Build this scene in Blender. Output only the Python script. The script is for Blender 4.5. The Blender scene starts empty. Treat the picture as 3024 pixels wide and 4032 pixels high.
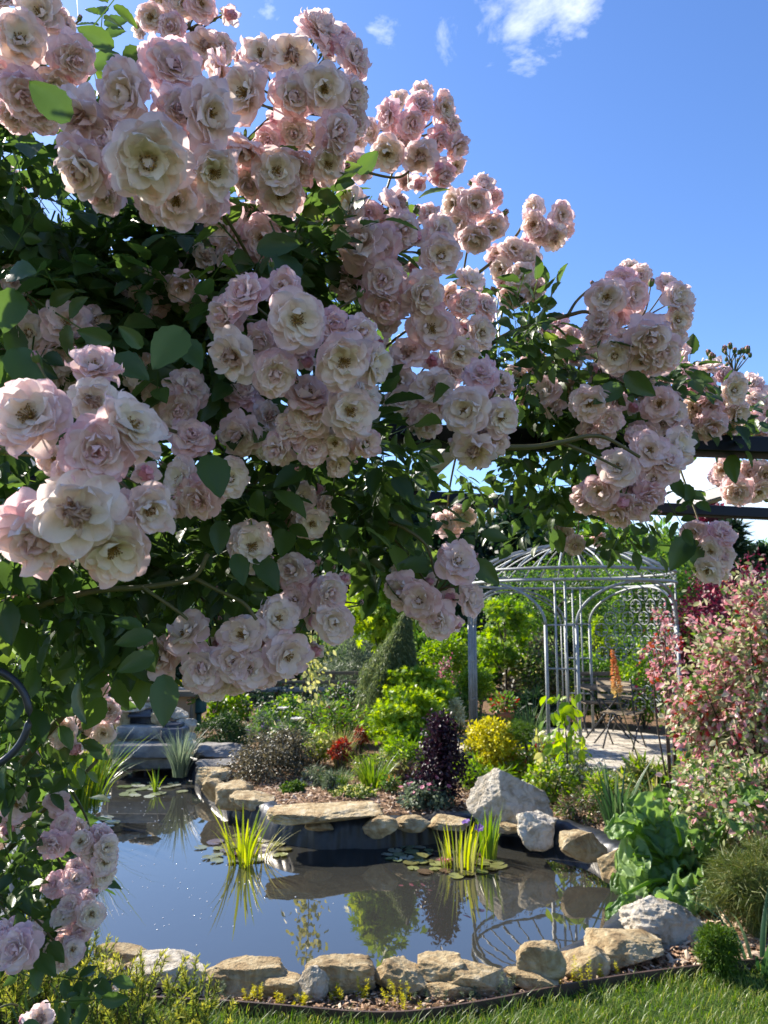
import bpy, math, random
import numpy as np
from mathutils import Vector, noise as mnoise
SC = bpy.context.scene
COL = SC.collection
rng = np.random.default_rng(7)
random.seed(7)
F = 3028.0; CX = 1512.0; CY = 2016.0
PITCH = math.radians(8.03); CAMZ = 1.55
cp, sp_ = math.cos(PITCH), math.sin(PITCH)

# ---------------------------------------------------------------- picture -> place
def ray(px, py):
    x = (px - CX) / F; v = (CY - py) / F
    return np.array([x, cp - v * sp_, sp_ + v * cp])
def at(px, py, Y):
    d = ray(px, py)
    return d * (Y / d[1]) + np.array([0, 0, CAMZ])
def zg(y):
    return float(np.clip((y - 13.0) * 0.036, 0, 0.9))
def gp(px, py, z=0.0):
    d = ray(px, py)
    t = (z - CAMZ) / d[2]
    return d * t + np.array([0, 0, CAMZ])

# ---------------------------------------------------------------- object helpers
def tag(o, label=None, cat=None, group=None, kind=None):
    if label: o['label'] = label
    if cat: o['category'] = cat
    if group: o['group'] = group
    if kind: o['kind'] = kind
    return o
def empty(name, loc, label=None, cat=None, group=None):
    o = bpy.data.objects.new(name, None); COL.objects.link(o)
    o.location = loc; o.empty_display_size = 0.1
    return tag(o, label, cat, group)
def link(name, me, parent=None, loc=None):
    o = bpy.data.objects.new(name, me); COL.objects.link(o)
    if parent is not None: o.parent = parent
    if loc is not None: o.location = loc
    return o
class MB:
    """collects pieces of geometry for ONE mesh; coordinates are world coordinates"""
    def __init__(s): s.v = []; s.f = []; s.t = []; s.n = 0; s.m = []; s.c = []
    def add(s, V, FA, tint=0.5, mat=0, col=None):
        V = np.asarray(V, float).reshape(-1, 3)
        s.v.append(V)
        s.t.append(np.full(len(V), tint) if np.isscalar(tint) else np.asarray(tint, float))
        if col is not None: s.c.append(np.asarray(col, float))
        FA = FA if isinstance(FA, (list, tuple)) else [FA]
        for a in FA:
            a = np.asarray(a, int)
            if len(a): s.f.append(a + s.n); s.m.append(np.full(len(a), mat))
        s.n += len(V)
    def mesh(s, name, mats, smooth=True, origin=(0, 0, 0)):
        V = np.concatenate(s.v) - np.asarray(origin, float)
        me = bpy.data.meshes.new(name)
        loops = np.concatenate([a.ravel() for a in s.f])
        tot = np.concatenate([np.full(len(a), a.shape[1]) for a in s.f])
        start = np.concatenate([[0], np.cumsum(tot)[:-1]])
        me.vertices.add(len(V)); me.vertices.foreach_set('co', V.ravel())
        me.loops.add(len(loops)); me.loops.foreach_set('vertex_index', loops.astype(np.int32))
        me.polygons.add(len(tot)); me.polygons.foreach_set('loop_start', start.astype(np.int32))
        me.polygons.foreach_set('loop_total', tot.astype(np.int32))
        mats = mats if isinstance(mats, (list, tuple)) else [mats]
        for m in mats: me.materials.append(m)
        me.polygons.foreach_set('material_index', np.concatenate(s.m).astype(np.int32))
        me.polygons.foreach_set('use_smooth', np.full(len(tot), smooth))
        at_ = me.attributes.new('tint', 'FLOAT', 'POINT'); at_.data.foreach_set('value', np.concatenate(s.t))
        if s.c:
            c = np.concatenate(s.c); c = np.concatenate([c, np.ones((len(c), 1))], 1)
            ca = me.color_attributes.new('hue', 'FLOAT_COLOR', 'POINT'); ca.data.foreach_set('color', c.ravel())
        me.update(calc_edges=True); me.validate()
        return me
    def build(s, name, mats, parent=None, smooth=True, loc=None):
        """linked object; its origin is the parent's base (or loc), geometry stays where it was given"""
        org = np.array(parent.location) if parent is not None else (np.asarray(loc, float) if loc is not None else np.zeros(3))
        if parent is not None and parent.parent is not None:
            q = parent.parent
            while q is not None: org = org + np.array(q.location); q = q.parent
        o = link(name, s.mesh(name, mats, smooth, org), parent)
        if parent is None and loc is not None: o.location = loc
        return o

def unit(v):
    v = np.asarray(v, float); return v / (np.linalg.norm(v, axis=-1, keepdims=True) + 1e-12)
def tube(mb, pts, rad, k=6, tint=0.5, mat=0, closed=False, cap=True):
    P = np.asarray(pts, float); n = len(P)
    rad = np.full(n, rad) if np.isscalar(rad) else np.asarray(rad, float)
    T = np.gradient(P, axis=0)
    if closed: T = np.roll(P, -1, 0) - np.roll(P, 1, 0)
    T = unit(T)
    ref = np.array([0, 0, 1.0]) if abs(T[:, 2]).mean() < 0.8 else np.array([0.9, 0.43, 0.05])
    N = unit(np.cross(T, ref)); B = np.cross(T, N)
    a = np.arange(k) * 2 * math.pi / k
    V = P[:, None] + rad[:, None, None] * (np.cos(a)[None, :, None] * N[:, None] + np.sin(a)[None, :, None] * B[:, None])
    i = np.arange(n if closed else n - 1)[:, None]; j = np.arange(k)[None]
    i2 = (i + 1) % n; j2 = (j + 1) % k
    Q = np.stack([i * k + j, i * k + j2, i2 * k + j2, i2 * k + j], -1).reshape(-1, 4)
    fs = [Q]
    if cap and not closed:
        fs += [np.arange(k)[None, ::-1], (n - 1) * k + np.arange(k)[None]]
    mb.add(V.reshape(-1, 3), fs, tint, mat)
def curve(pts, n=8):
    """smooth polyline through points (Catmull-Rom)"""
    P = np.asarray(pts, float)
    if len(P) < 3: 
        t = np.linspace(0, 1, n)[:, None]; return P[0] * (1 - t) + P[-1] * t
    Q = np.vstack([2 * P[0] - P[1], P, 2 * P[-1] - P[-2]]); out = []
    for i in range(1, len(Q) - 2):
        t = np.linspace(0, 1, n, endpoint=False)[:, None]
        a, b, c, d = Q[i - 1], Q[i], Q[i + 1], Q[i + 2]
        out.append(0.5 * ((2 * b) + (c - a) * t + (2 * a - 5 * b + 4 * c - d) * t * t + (3 * b - a - 3 * c + d) * t ** 3))
    return np.vstack(out + [P[-1:]])
def box(mb, c, s, rz=0, tint=0.5, mat=0, bev=0.0, tilt=None):
    c = np.asarray(c, float); h = np.asarray(s, float) / 2
    if bev <= 0:
        V = np.array([[x, y, z] for x in (-1, 1) for y in (-1, 1) for z in (-1, 1)], float) * h
        Q = np.array([[0, 1, 3, 2], [4, 6, 7, 5], [0, 4, 5, 1], [2, 3, 7, 6], [0, 2, 6, 4], [1, 5, 7, 3]])
        fs = [Q]
    else:
        V = []
        idx = {}
        for x in (-1, 1):
            for y in (-1, 1):
                for z in (-1, 1):
                    for ax in range(3):
                        p = np.array([x, y, z], float) * (h - bev); p[ax] = (x, y, z)[ax] * h[ax]
                        idx[(x, y, z, ax)] = len(V); V.append(p)
        Q = []; Tt = []
        for ax in range(3):
            o = [a for a in range(3) if a != ax]
            for s_ in (-1, 1):
                def key(u, v):
                    k = [0, 0, 0]; k[ax] = s_; k[o[0]] = u; k[o[1]] = v; return tuple(k) + (ax,)
                Q.append([idx[key(-1, -1)], idx[key(1, -1)], idx[key(1, 1)], idx[key(-1, 1)]])
        for ax in range(3):           # edges along ax
            o = [a for a in range(3) if a != ax]
            for u in (-1, 1):
                for v in (-1, 1):
                    def key(w, f):
                        k = [0, 0, 0]; k[ax] = w; k[o[0]] = u; k[o[1]] = v; return tuple(k) + (f,)
                    Q.append([idx[key(-1, o[0])], idx[key(1, o[0])], idx[key(1, o[1])], idx[key(-1, o[1])]])
        for x in (-1, 1):
            for y in (-1, 1):
                for z in (-1, 1): Tt.append([idx[(x, y, z, 0)], idx[(x, y, z, 1)], idx[(x, y, z, 2)]])
        V = np.array(V); fs = [np.array(Q), np.array(Tt)]
    if tilt is not None: V = V @ np.asarray(tilt).T
    ca, sa = math.cos(rz), math.sin(rz)
    V = V @ np.array([[ca, sa, 0], [-sa, ca, 0], [0, 0, 1]]) + c
    mb.add(V, fs, tint, mat)
def beam(mb, a, b, w, h, tint=0.5, mat=0, bev=0.004):
    """box along a->b, width w sideways, height h upward"""
    a = np.asarray(a, float); b = np.asarray(b, float)
    X = unit(b - a); Yv = unit(np.cross([0, 0, 1.0], X)); Z = np.cross(X, Yv)
    M = np.stack([X, Yv, Z], 1)
    box(mb, (a + b) / 2, (np.linalg.norm(b - a), w, h), 0, tint, mat, bev, tilt=M)

# ---------------------------------------------------------------- leaf prototypes (stem at 0, length +Y, face +Z)
def proto_grid(nl, widths, fold=0.25, droop=0.25, cols=2, wav=0.0):
    ts = np.linspace(0, 1, nl + 1); V = []
    for i, t in enumerate(ts):
        w = widths(t)
        for u in np.linspace(-1, 1, cols + 1):
            x = u * w / 2
            V.append([x, t, fold * abs(x) - droop * t * t * 0.5 + wav * math.sin(7 * t + 3 * u) * abs(u)])
    V = np.array(V); Q = []
    for i in range(nl):
        for j in range(cols):
            a = i * (cols + 1) + j; Q.append([a, a + 1, a + cols + 2, a + cols + 1])
    return V, np.array(Q)
OVATE0 = proto_grid(6, lambda t: 0.54 * (math.sin(math.pi * min(1, t ** 0.80)) ** 0.88) + 0.012, 0.28, 0.30, 2, 0.015)
def ovate():
    V = []; nl, cols = 11, 4
    for i in range(nl + 1):
        t = i / nl; w = 0.54 * (math.sin(math.pi * min(1, t ** 0.80)) ** 0.88) + 0.012
        w *= 1.045 if i % 2 else 0.965
        for u in np.linspace(-1, 1, cols + 1):
            x = u * w / 2; au = abs(u)
            V.append([x, t - .03 * au * (i % 2), 0.30 * abs(x) - 0.15 * t * t + .014 * math.sin(30 * t - 5 * au) * (1 if .2 < au else 0) + .012 * math.sin(6 * t + 2 * u) - (.012 if au < .01 else 0)])
    Q = [[i * (cols + 1) + j, i * (cols + 1) + j + 1, (i + 1) * (cols + 1) + j + 1, (i + 1) * (cols + 1) + j] for i in range(nl) for j in range(cols)]
    return np.array(V), np.array(Q)
OVATE = ovate()
OVAL = proto_grid(3, lambda t: 0.55 * math.sin(math.pi * t) ** 0.6 + 0.03, 0.3, 0.3)
ROUND = proto_grid(3, lambda t: 0.85 * math.sin(math.pi * t) ** 0.5 + 0.03, 0.25, 0.3)
DIAM = (np.array([[0, 0, 0], [-.28, .45, .06], [0, 1, -.1], [.28, .45, .06]]), np.array([[0, 3, 2, 1]]))
SLIM = (np.array([[0, 0, 0], [-.09, .45, .02], [0, 1, -.08], [.09, .45, .02]]), np.array([[0, 3, 2, 1]]))
NEED = (np.array([[-.03, 0, 0], [.03, 0, 0], [0, 1, 0]]), np.array([[0, 1, 2]]))
def maple():
    V = [[0, 0, 0]]; ang = [-100, -75, -55, -35, -15, 0, 15, 35, 55, 75, 100]; r = [.35, .75, .4, .9, .45, 1.0, .45, .9, .4, .75, .35]
    for a, q in zip(ang, r): V.append([q * math.sin(math.radians(a)), q * math.cos(math.radians(a)), -.15 * q * q])
    return np.array(V) * [.75, 1, 1], np.array([[0, i + 1, i] for i in range(1, 11)])
MAPLE = maple()
def scatter(mb, proto, P, D, N, S, tint=None, mat=0):
    """copies of a leaf prototype: positions P, directions D, face normals N, sizes S"""
    V, Q = proto; n = len(P)
    if n == 0: return
    D = unit(D); X = unit(np.cross(D, N)); Z = np.cross(X, D)
    W = P[:, None] + S[:, None, None] * (V[None, :, 0:1] * X[:, None] + V[None, :, 1:2] * D[:, None] + V[None, :, 2:3] * Z[:, None])
    FQ = (Q[None] + (np.arange(n) * len(V))[:, None, None]).reshape(-1, Q.shape[1])
    t = rng.random(n) if tint is None else tint
    mb.add(W.reshape(-1, 3), FQ, np.repeat(t, len(V)), mat)
def rdir(n): return unit(rng.normal(size=(n, 3)))
def cloud(c, r, n, shell=0.5):
    d = rdir(n); q = (shell + (1 - shell) * rng.random(n) ** 0.6)
    return np.asarray(c) + d * q[:, None] * np.asarray(r), d
SUN_E = 5.0; SKY_S = 0.15; EXPO = 1.22; CLOUD = 7.0
# ---------------------------------------------------------------- materials
def newmat(name):
    m = bpy.data.materials.new(name); m.use_nodes = True
    nt = m.node_tree; nt.nodes.clear()
    return m, nt, nt.nodes, nt.links
def nd(ns, t, **kw):
    n = ns.new(t)
    for k, v in kw.items():
        if k in n.inputs: n.inputs[k].default_value = v
        else: setattr(n, k, v)
    return n
def ramp(ns, stops):
    r = ns.new('ShaderNodeValToRGB'); e = r.color_ramp.elements
    e[0].position, e[0].color = stops[0][0], (*stops[0][1], 1)
    e[1].position, e[1].color = stops[-1][0], (*stops[-1][1], 1)
    for p, c in stops[1:-1]:
        x = e.new(p); x.color = (*c, 1)
    return r
def leafmat(name, c0, c1, c2=None, trans=0.45, rough=0.45, spec=0.35, tcol=1.5, scale=0):
    """foliage: per-leaf hue from the tint attribute, light passing through the blade"""
    m, nt, ns, L = newmat(name)
    out = nd(ns, 'ShaderNodeOutputMaterial')
    a = nd(ns, 'ShaderNodeAttribute', attribute_name='tint')
    st = [(0, c0), (1, c1)] if c2 is None else [(0, c0), (0.6, c1), (1, c2)]
    r = ramp(ns, st); L.new(a.outputs['Fac'], r.inputs['Fac'])
    p = nd(ns, 'ShaderNodeBsdfPrincipled', Roughness=rough)
    p.inputs['Specular IOR Level'].default_value = spec
    L.new(r.outputs['Color'], p.inputs['Base Color'])
    if trans > 0:
        hs = nd(ns, 'ShaderNodeHueSaturation', Saturation=1.15, Value=tcol); hs.inputs['Hue'].default_value = 0.49
        L.new(r.outputs['Color'], hs.inputs['Color'])
        t = nd(ns, 'ShaderNodeBsdfTranslucent'); L.new(hs.outputs['Color'], t.inputs['Color'])
        mx = nd(ns, 'ShaderNodeMixShader'); mx.inputs['Fac'].default_value = trans
        L.new(p.outputs[0], mx.inputs[1]); L.new(t.outputs[0], mx.inputs[2]); L.new(mx.outputs[0], out.inputs['Surface'])
    else: L.new(p.outputs[0], out.inputs['Surface'])
    return m
def noisemat(name, stops, scale=6, detail=6, rough=0.8, bump=0.3, bscale=None, metallic=0.0, spec=0.3, dist=0.01, warp=0.0, obj=True):
    m, nt, ns, L = newmat(name)
    out = nd(ns, 'ShaderNodeOutputMaterial'); p = nd(ns, 'ShaderNodeBsdfPrincipled', Roughness=rough, Metallic=metallic)
    p.inputs['Specular IOR Level'].default_value = spec
    tc = nd(ns, 'ShaderNodeTexCoord')
    n = nd(ns, 'ShaderNodeTexNoise', Scale=scale, Detail=detail, Distortion=warp); n.inputs['Roughness'].default_value = 0.62
    L.new(tc.outputs['Object'], n.inputs['Vector'])
    r = ramp(ns, stops); L.new(n.outputs['Fac'], r.inputs['Fac'])
    oi = nd(ns, 'ShaderNodeObjectInfo'); hs = nd(ns, 'ShaderNodeHueSaturation')
    mr = nd(ns, 'ShaderNodeMapRange'); mr.inputs['To Min'].default_value = 0.85; mr.inputs['To Max'].default_value = 1.15
    L.new(oi.outputs['Random'], mr.inputs['Value']); L.new(mr.outputs['Result'], hs.inputs['Value'])
    L.new(r.outputs['Color'], hs.inputs['Color']); L.new(hs.outputs['Color'], p.inputs['Base Color'])
    if bump > 0:
        n2 = nd(ns, 'ShaderNodeTexNoise', Scale=bscale or scale * 4, Detail=8); n2.inputs['Roughness'].default_value = 0.7
        L.new(tc.outputs['Object'], n2.inputs['Vector'])
        b = nd(ns, 'ShaderNodeBump', Strength=bump, Distance=dist); L.new(n2.outputs['Fac'], b.inputs['Height'])
        L.new(b.outputs['Normal'], p.inputs['Normal'])
    L.new(p.outputs[0], out.inputs['Surface'])
    return m
def plain(name, c, rough=0.5, metallic=0.0, spec=0.4, trans=0.0):
    return noisemat(name, [(0.3, tuple(x * 0.82 for x in c)), (0.7, tuple(min(1, x * 1.15) for x in c))], 18, 4, rough, 0.08, 90, metallic, spec, 0.002)
def petalmat():
    m, nt, ns, L = newmat('rose_petal')
    out = nd(ns, 'ShaderNodeOutputMaterial')
    a = nd(ns, 'ShaderNodeAttribute', attribute_name='hue')
    oi = nd(ns, 'ShaderNodeObjectInfo')
    r = ramp(ns, [(0, (1.0, .97, .90)), (0.45, (1.0, .95, .93)), (1, (1.0, .86, .89))]); L.new(oi.outputs['Random'], r.inputs['Fac'])
    mu = nd(ns, 'ShaderNodeMix', data_type='RGBA', blend_type='MULTIPLY'); mu.inputs['Factor'].default_value = 0.85
    L.new(a.outputs['Color'], mu.inputs['A']); L.new(r.outputs['Color'], mu.inputs['B'])
    p = nd(ns, 'ShaderNodeBsdfPrincipled', Roughness=0.62); p.inputs['Specular IOR Level'].default_value = 0.22
    tc = nd(ns, 'ShaderNodeTexCoord'); n = nd(ns, 'ShaderNodeTexNoise', Scale=9.0, Detail=5.0); L.new(tc.outputs['Object'], n.inputs['Vector'])
    b = nd(ns, 'ShaderNodeBump', Strength=0.25, Distance=0.02); L.new(n.outputs['Fac'], b.inputs['Height']); L.new(b.outputs['Normal'], p.inputs['Normal'])
    L.new(mu.outputs['Result'], p.inputs['Base Color'])
    t = nd(ns, 'ShaderNodeBsdfTranslucent')
    L.new(mu.outputs['Result'], t.inputs['Color'])
    mx = nd(ns, 'ShaderNodeMixShader'); mx.inputs['Fac'].default_value = 0.43
    L.new(p.outputs[0], mx.inputs[1]); L.new(t.outputs[0], mx.inputs[2]); L.new(mx.outputs[0], out.inputs['Surface'])
    return m
M = {}
M['petal'] = petalmat()
M['rose_leaf'] = leafmat('rose_leaf', (.032, .060, .017), (.062, .108, .028), (.11, .165, .036), 0.46, 0.38, 0.5, 2.0)
M['rose_cane'] = noisemat('rose_cane', [(0.3, (.075, .085, .022)), (0.7, (.13, .10, .045))], 14, 4, .5, .2)
M['stalk'] = noisemat('flower_stalk_green', [(0.3, (.06, .09, .025)), (0.7, (.14, .09, .05))], 30, 4, .5, .1)
M['stamen'] = plain('stamen_gold', (.42, .24, .05), .6)
def huemat():
    m, nt, ns, L = newmat('stamen'); out = nd(ns, 'ShaderNodeOutputMaterial'); p = nd(ns, 'ShaderNodeBsdfPrincipled', Roughness=.6); a = nd(ns, 'ShaderNodeAttribute', attribute_name='hue')
    L.new(a.outputs['Color'], p.inputs['Base Color']); L.new(p.outputs[0], out.inputs['Surface']); return m
M['stamen_hue'] = huemat()
M['green_fresh'] = leafmat('fresh_green', (.07, .15, .014), (.15, .26, .024), (.27, .35, .05), .5, .42, .4, 1.7)
M['green_lime'] = leafmat('lime_green', (.13, .24, .014), (.25, .37, .026), (.38, .47, .05), .45, .42, .4, 1.5)
M['green_mid'] = leafmat('mid_green', (.034, .09, .018), (.08, .165, .028), (.16, .24, .045), .45, .42, .4, 1.8)
M['green_dark'] = leafmat('dark_green', (.008, .022, .012), (.018, .045, .018), (.035, .07, .022), .25, .5, .3, 1.4)
M['green_grey'] = leafmat('grey_green', (.06, .09, .05), (.12, .16, .09), (.20, .24, .14), .35, .5, .35, 1.4)
M['juniper_dark'] = leafmat('juniper_dark', (.012, .045, .012), (.035, .085, .018), (.08, .13, .03), .25, .5, .3, 1.4)
M['weeper'] = leafmat('weeping_green', (.07, .11, .04), (.13, .17, .07), (.22, .25, .10), .4, .5, .3, 1.4)
M['purple'] = leafmat('purple_black', (.010, .005, .009), (.026, .008, .017), (.06, .022, .034), .25, .42, .4, 1.6)
M['redpurple'] = leafmat('wine_red', (.05, .008, .016), (.11, .018, .032), (.20, .045, .06), .35, .45, .35, 1.8)
M['yellow'] = leafmat('golden_yellow', (.40, .38, .018), (.58, .54, .028), (.70, .65, .07), .4, .45, .35, 1.25)
M['olive'] = leafmat('grey_olive', (.05, .045, .025), (.11, .095, .05), (.19, .17, .10), .3, .4, .5, 1.4)
M['pinkvar'] = leafmat('pink_variegated', (.12, .20, .06), (.34, .36, .16), (.66, .62, .42), .4, .42, .4, 1.2)
M['pinkleaf'] = leafmat('pink_leaf', (.55, .20, .22), (.68, .34, .34), (.76, .50, .46), .4, .45, .35, 1.1)
M['redleaf'] = leafmat('red_leaf', (.16, .022, .018), (.30, .05, .03), (.42, .15, .07), .4, .45, .35, 1.3)
M['cream'] = leafmat('cream_flower', (.55, .52, .28), (.65, .62, .38), (.75, .72, .52), .4, .5, .3, 1.1)
M['paleyel'] = leafmat('pale_yellow_leaf', (.35, .38, .10), (.50, .50, .18), (.62, .60, .30), .45, .45, .35, 1.2)
M['straw'] = leafmat('straw_grass', (.22, .24, .06), (.38, .38, .14), (.50, .46, .22), .4, .5, .3, 1.2)
M['blade'] = leafmat('strap_green', (.055, .12, .015), (.12, .21, .022), (.24, .30, .05), .45, .32, .55, 1.6)
M['blade_lime'] = leafmat('strap_lime', (.16, .24, .015), (.32, .40, .025), (.50, .50, .07), .5, .32, .5, 1.3)
M['blade_grey'] = leafmat('strap_grey', (.10, .15, .09), (.17, .22, .14), (.26, .30, .20), .4, .4, .5, 1.2)
M['blade_dark'] = leafmat('strap_dark', (.025, .07, .025), (.06, .12, .04), (.14, .20, .09), .35, .35, .5, 1.6)
M['lawn_blade'] = leafmat('lawn_blade', (.05, .12, .012), (.12, .20, .022), (.34, .33, .10), .45, .4, .4, 1.6)
M['rhubarb'] = leafmat('rhubarb_leaf', (.085, .165, .04), (.145, .24, .065), (.24, .34, .12), .40, .42, .4, 1.7)
M['pine'] = leafmat('pine_needle', (.06, .095, .02), (.11, .145, .03), (.20, .19, .05), .25, .5, .35, 1.3)
M['moss'] = leafmat('moss_green', (.03, .08, .008), (.07, .14, .012), (.14, .22, .02), .3, .55, .3, 1.3)
M['heather'] = leafmat('heather_tip', (.06, .11, .03), (.19, .25, .05), (.52, .50, .10), .4, .5, .35, 1.3)
M['pinkflower'] = leafmat('pink_flower', (.55, .12, .22), (.68, .25, .33), (.75, .42, .45), .4, .5, .3, 1.1)
M['orange'] = leafmat('orange_flower', (.60, .25, .10), (.72, .38, .18), (.60, .48, .20), .4, .5, .3, 1.1)
M['white'] = leafmat('white_flower', (.72, .70, .66), (.78, .76, .72), (.80, .78, .74), .35, .5, .3, 1.0)
M['violet'] = leafmat('violet_flower', (.10, .04, .22), (.18, .08, .35), (.30, .18, .45), .3, .5, .3, 1.1)
M['lilypad'] = leafmat('lily_pad', (.10, .05, .04), (.15, .15, .05), (.24, .26, .09), .1, .22, .7, 1.0)
M['lilypale'] = leafmat('lily_pad_pale', (.14, .18, .08), (.24, .26, .16), (.40, .42, .36), .1, .2, .8, 1.0)
M['wood'] = noisemat('weathered_wood', [(0.3, (.10, .075, .05)), (0.7, (.22, .17, .11))], 5, 6, .75, .3, 40)
M['woodbox'] = noisemat('cedar_box', [(0.3, (.26, .16, .085)), (0.7, (.38, .25, .14))], 4, 6, .7, .2, 40)
M['trunk'] = noisemat('bark', [(0.3, (.035, .028, .02)), (0.7, (.10, .08, .06))], 9, 6, .85, .6, 30)
M['iron'] = noisemat('black_iron', [(0.3, (.010, .012, .018)), (0.7, (.028, .03, .036))], 12, 5, .42, .12, 80, 0, .5, .002)
M['beamtop'] = noisemat('pergola_steel', [(0.25, (.006, .006, .008)), (0.6, (.014, .014, .016)), (0.85, (.05, .045, .04))], 9, 7, .65, .15, 60, 0, .22, .002)
M['raftertop'] = noisemat('grey_batten', [(0.3, (.20, .19, .17)), (0.7, (.36, .34, .31))], 8, 6, .6, .2, 60, 0, .4, .002)
M['galv'] = noisemat('galvanised', [(0.3, (.21, .22, .215)), (0.7, (.32, .335, .33))], 14, 5, .55, .05, 60, .3, .5, .002)
M['tan'] = noisemat('tan_sandstone', [(0.25, (.15, .09, .04)), (0.42, (.40, .28, .14)), (0.55, (.56, .44, .25)), (0.72, (.68, .58, .41))], 10, 12, .85, 1.0, 24, 0, .25, .05, .8)
M['white_rock'] = noisemat('white_limestone', [(0.25, (.24, .17, .10)), (0.42, (.52, .44, .32)), (0.55, (.72, .64, .51)), (0.8, (.82, .75, .63))], 11, 12, .85, 1.0, 22, 0, .25, .06, 1.0)
M['grey_rock'] = noisemat('grey_slab', [(0.3, (.15, .135, .12)), (0.55, (.29, .27, .24)), (0.8, (.44, .41, .36))], 7, 7, .8, .6, 34, 0, .3, .02)
M['liner'] = noisemat('pond_liner_rubber', [(0.3, (.008, .009, .011)), (0.7, (.030, .031, .034))], 10, 5, .42, .3, 50, 0, .5, .006)
M['paving'] = noisemat('pale_paving', [(0.3, (.42, .37, .30)), (0.7, (.60, .54, .45))], 6, 7, .85, .4, 40, 0, .25, .006)
M['edge'] = noisemat('brown_edging', [(0.3, (.035, .022, .016)), (0.7, (.085, .05, .035))], 8, 5, .6, .2, 60)
M['green_plastic'] = plain('green_plastic', (.02, .07, .06), .5)
M['terracotta'] = plain('terracotta', (.30, .13, .08), .8)
M['mulch'] = leafmat('mulch_chip', (.16, .085, .045), (.40, .25, .15), (.66, .53, .38), 0, .8, .2)
M['soil'] = noisemat('soil', [(0.3, (.06, .036, .02)), (0.5, (.16, .095, .05)), (0.75, (.34, .22, .13))], 22, 10, .95, .9, 60, 0, .15, .02)
M['turf'] = noisemat('turf', [(0.3, (.025, .05, .010)), (0.6, (.055, .095, .015)), (0.8, (.11, .13, .03))], 9, 8, .95, .6, 60, 0, .15, .02)
M['meadow'] = noisemat('meadow', [(0.3, (.13, .19, .035)), (0.7, (.22, .28, .06))], 1.2, 8, .95, .4, 20, 0, .15, .02)
M['bubble_glint'] = plain('bubble_glint_white', (.8, .8, .8), .12)  # bright white stands in for sun glints on the pond bubbles
M['basin'] = plain('grey_basin', (.07, .072, .08), .35)
def pavemat():
    m, nt, ns, L = newmat('stone_paving'); out = nd(ns, 'ShaderNodeOutputMaterial'); p = nd(ns, 'ShaderNodeBsdfPrincipled', Roughness=.85)
    tc = nd(ns, 'ShaderNodeTexCoord'); b = nd(ns, 'ShaderNodeTexBrick', Scale=2.6); b.inputs['Mortar Size'].default_value = .018
    b.inputs['Color1'].default_value = (.58, .52, .43, 1); b.inputs['Color2'].default_value = (.46, .41, .34, 1); b.inputs['Mortar'].default_value = (.20, .17, .13, 1)
    L.new(tc.outputs['Object'], b.inputs['Vector']); n = nd(ns, 'ShaderNodeTexNoise', Scale=7.0, Detail=8.0); L.new(tc.outputs['Object'], n.inputs['Vector'])
    r = ramp(ns, [(.3, (.62, .60, .56)), (.7, (1.1, 1.1, 1.08))]); L.new(n.outputs['Fac'], r.inputs['Fac'])
    mu = nd(ns, 'ShaderNodeMix', data_type='RGBA', blend_type='MULTIPLY'); mu.inputs['Factor'].default_value = 1; L.new(b.outputs['Color'], mu.inputs['A']); L.new(r.outputs['Color'], mu.inputs['B'])
    L.new(mu.outputs['Result'], p.inputs['Base Color']); bp = nd(ns, 'ShaderNodeBump', Strength=.5, Distance=.01); L.new(n.outputs['Fac'], bp.inputs['Height']); L.new(bp.outputs['Normal'], p.inputs['Normal']); L.new(p.outputs[0], out.inputs['Surface'])
    return m
M['paving'] = pavemat()
def watermat():
    m, nt, ns, L = newmat('pond_water')
    out = nd(ns, 'ShaderNodeOutputMaterial')
    p = nd(ns, 'ShaderNodeBsdfPrincipled', Roughness=0.010, IOR=1.9)
    p.inputs['Base Color'].default_value = (.030, .030, .026, 1); p.inputs['Specular IOR Level'].default_value = 0.9; p.inputs['Specular Tint'].default_value = (1.0, .90, .76, 1)
    tc = nd(ns, 'ShaderNodeTexCoord'); mp = nd(ns, 'ShaderNodeMapping'); mp.inputs['Scale'].default_value = (1, 0.55, 1)
    L.new(tc.outputs['Object'], mp.inputs['Vector'])
    n = nd(ns, 'ShaderNodeTexNoise', Scale=5.0, Detail=3.0); L.new(mp.outputs[0], n.inputs['Vector'])
    b = nd(ns, 'ShaderNodeBump', Strength=0.028, Distance=0.02); L.new(n.outputs['Fac'], b.inputs['Height'])
    L.new(b.outputs['Normal'], p.inputs['Normal']); L.new(p.outputs[0], out.inputs['Surface'])
    return m
M['water'] = watermat()

# ---------------------------------------------------------------- camera, light, sky
cam = bpy.data.cameras.new('camera'); co = bpy.data.objects.new('camera', cam); COL.objects.link(co)
cam.sensor_fit = 'VERTICAL'; cam.sensor_height = 34.62; cam.sensor_width = 26.0; cam.lens = 26.0
cam.clip_start = 0.02; cam.clip_end = 3000
co.location = (0, 0, CAMZ); co.rotation_euler = (math.radians(90) + PITCH, 0, 0)
cam.dof.use_dof = True; cam.dof.focus_distance = 1.15; cam.dof.aperture_fstop = 13
SC.camera = co
AZ, EL = math.radians(-52), math.radians(38)
sd = Vector((math.sin(AZ) * math.cos(EL), math.cos(AZ) * math.cos(EL), math.sin(EL)))
sl = bpy.data.lights.new('sun', 'SUN'); sl.energy = SUN_E; sl.angle = math.radians(0.5); sl.color = (1.0, .93, .82)
so = bpy.data.objects.new('sun', sl); COL.objects.link(so); so.rotation_euler = (-sd).to_track_quat('-Z', 'Y').to_euler()
w = bpy.data.worlds.new('World'); SC.world = w; w.use_nodes = True
nt = w.node_tree; ns = nt.nodes; L = nt.links; ns.clear()
wo = nd(ns, 'ShaderNodeOutputWorld'); bg = nd(ns, 'ShaderNodeBackground', Strength=SKY_S)
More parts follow.
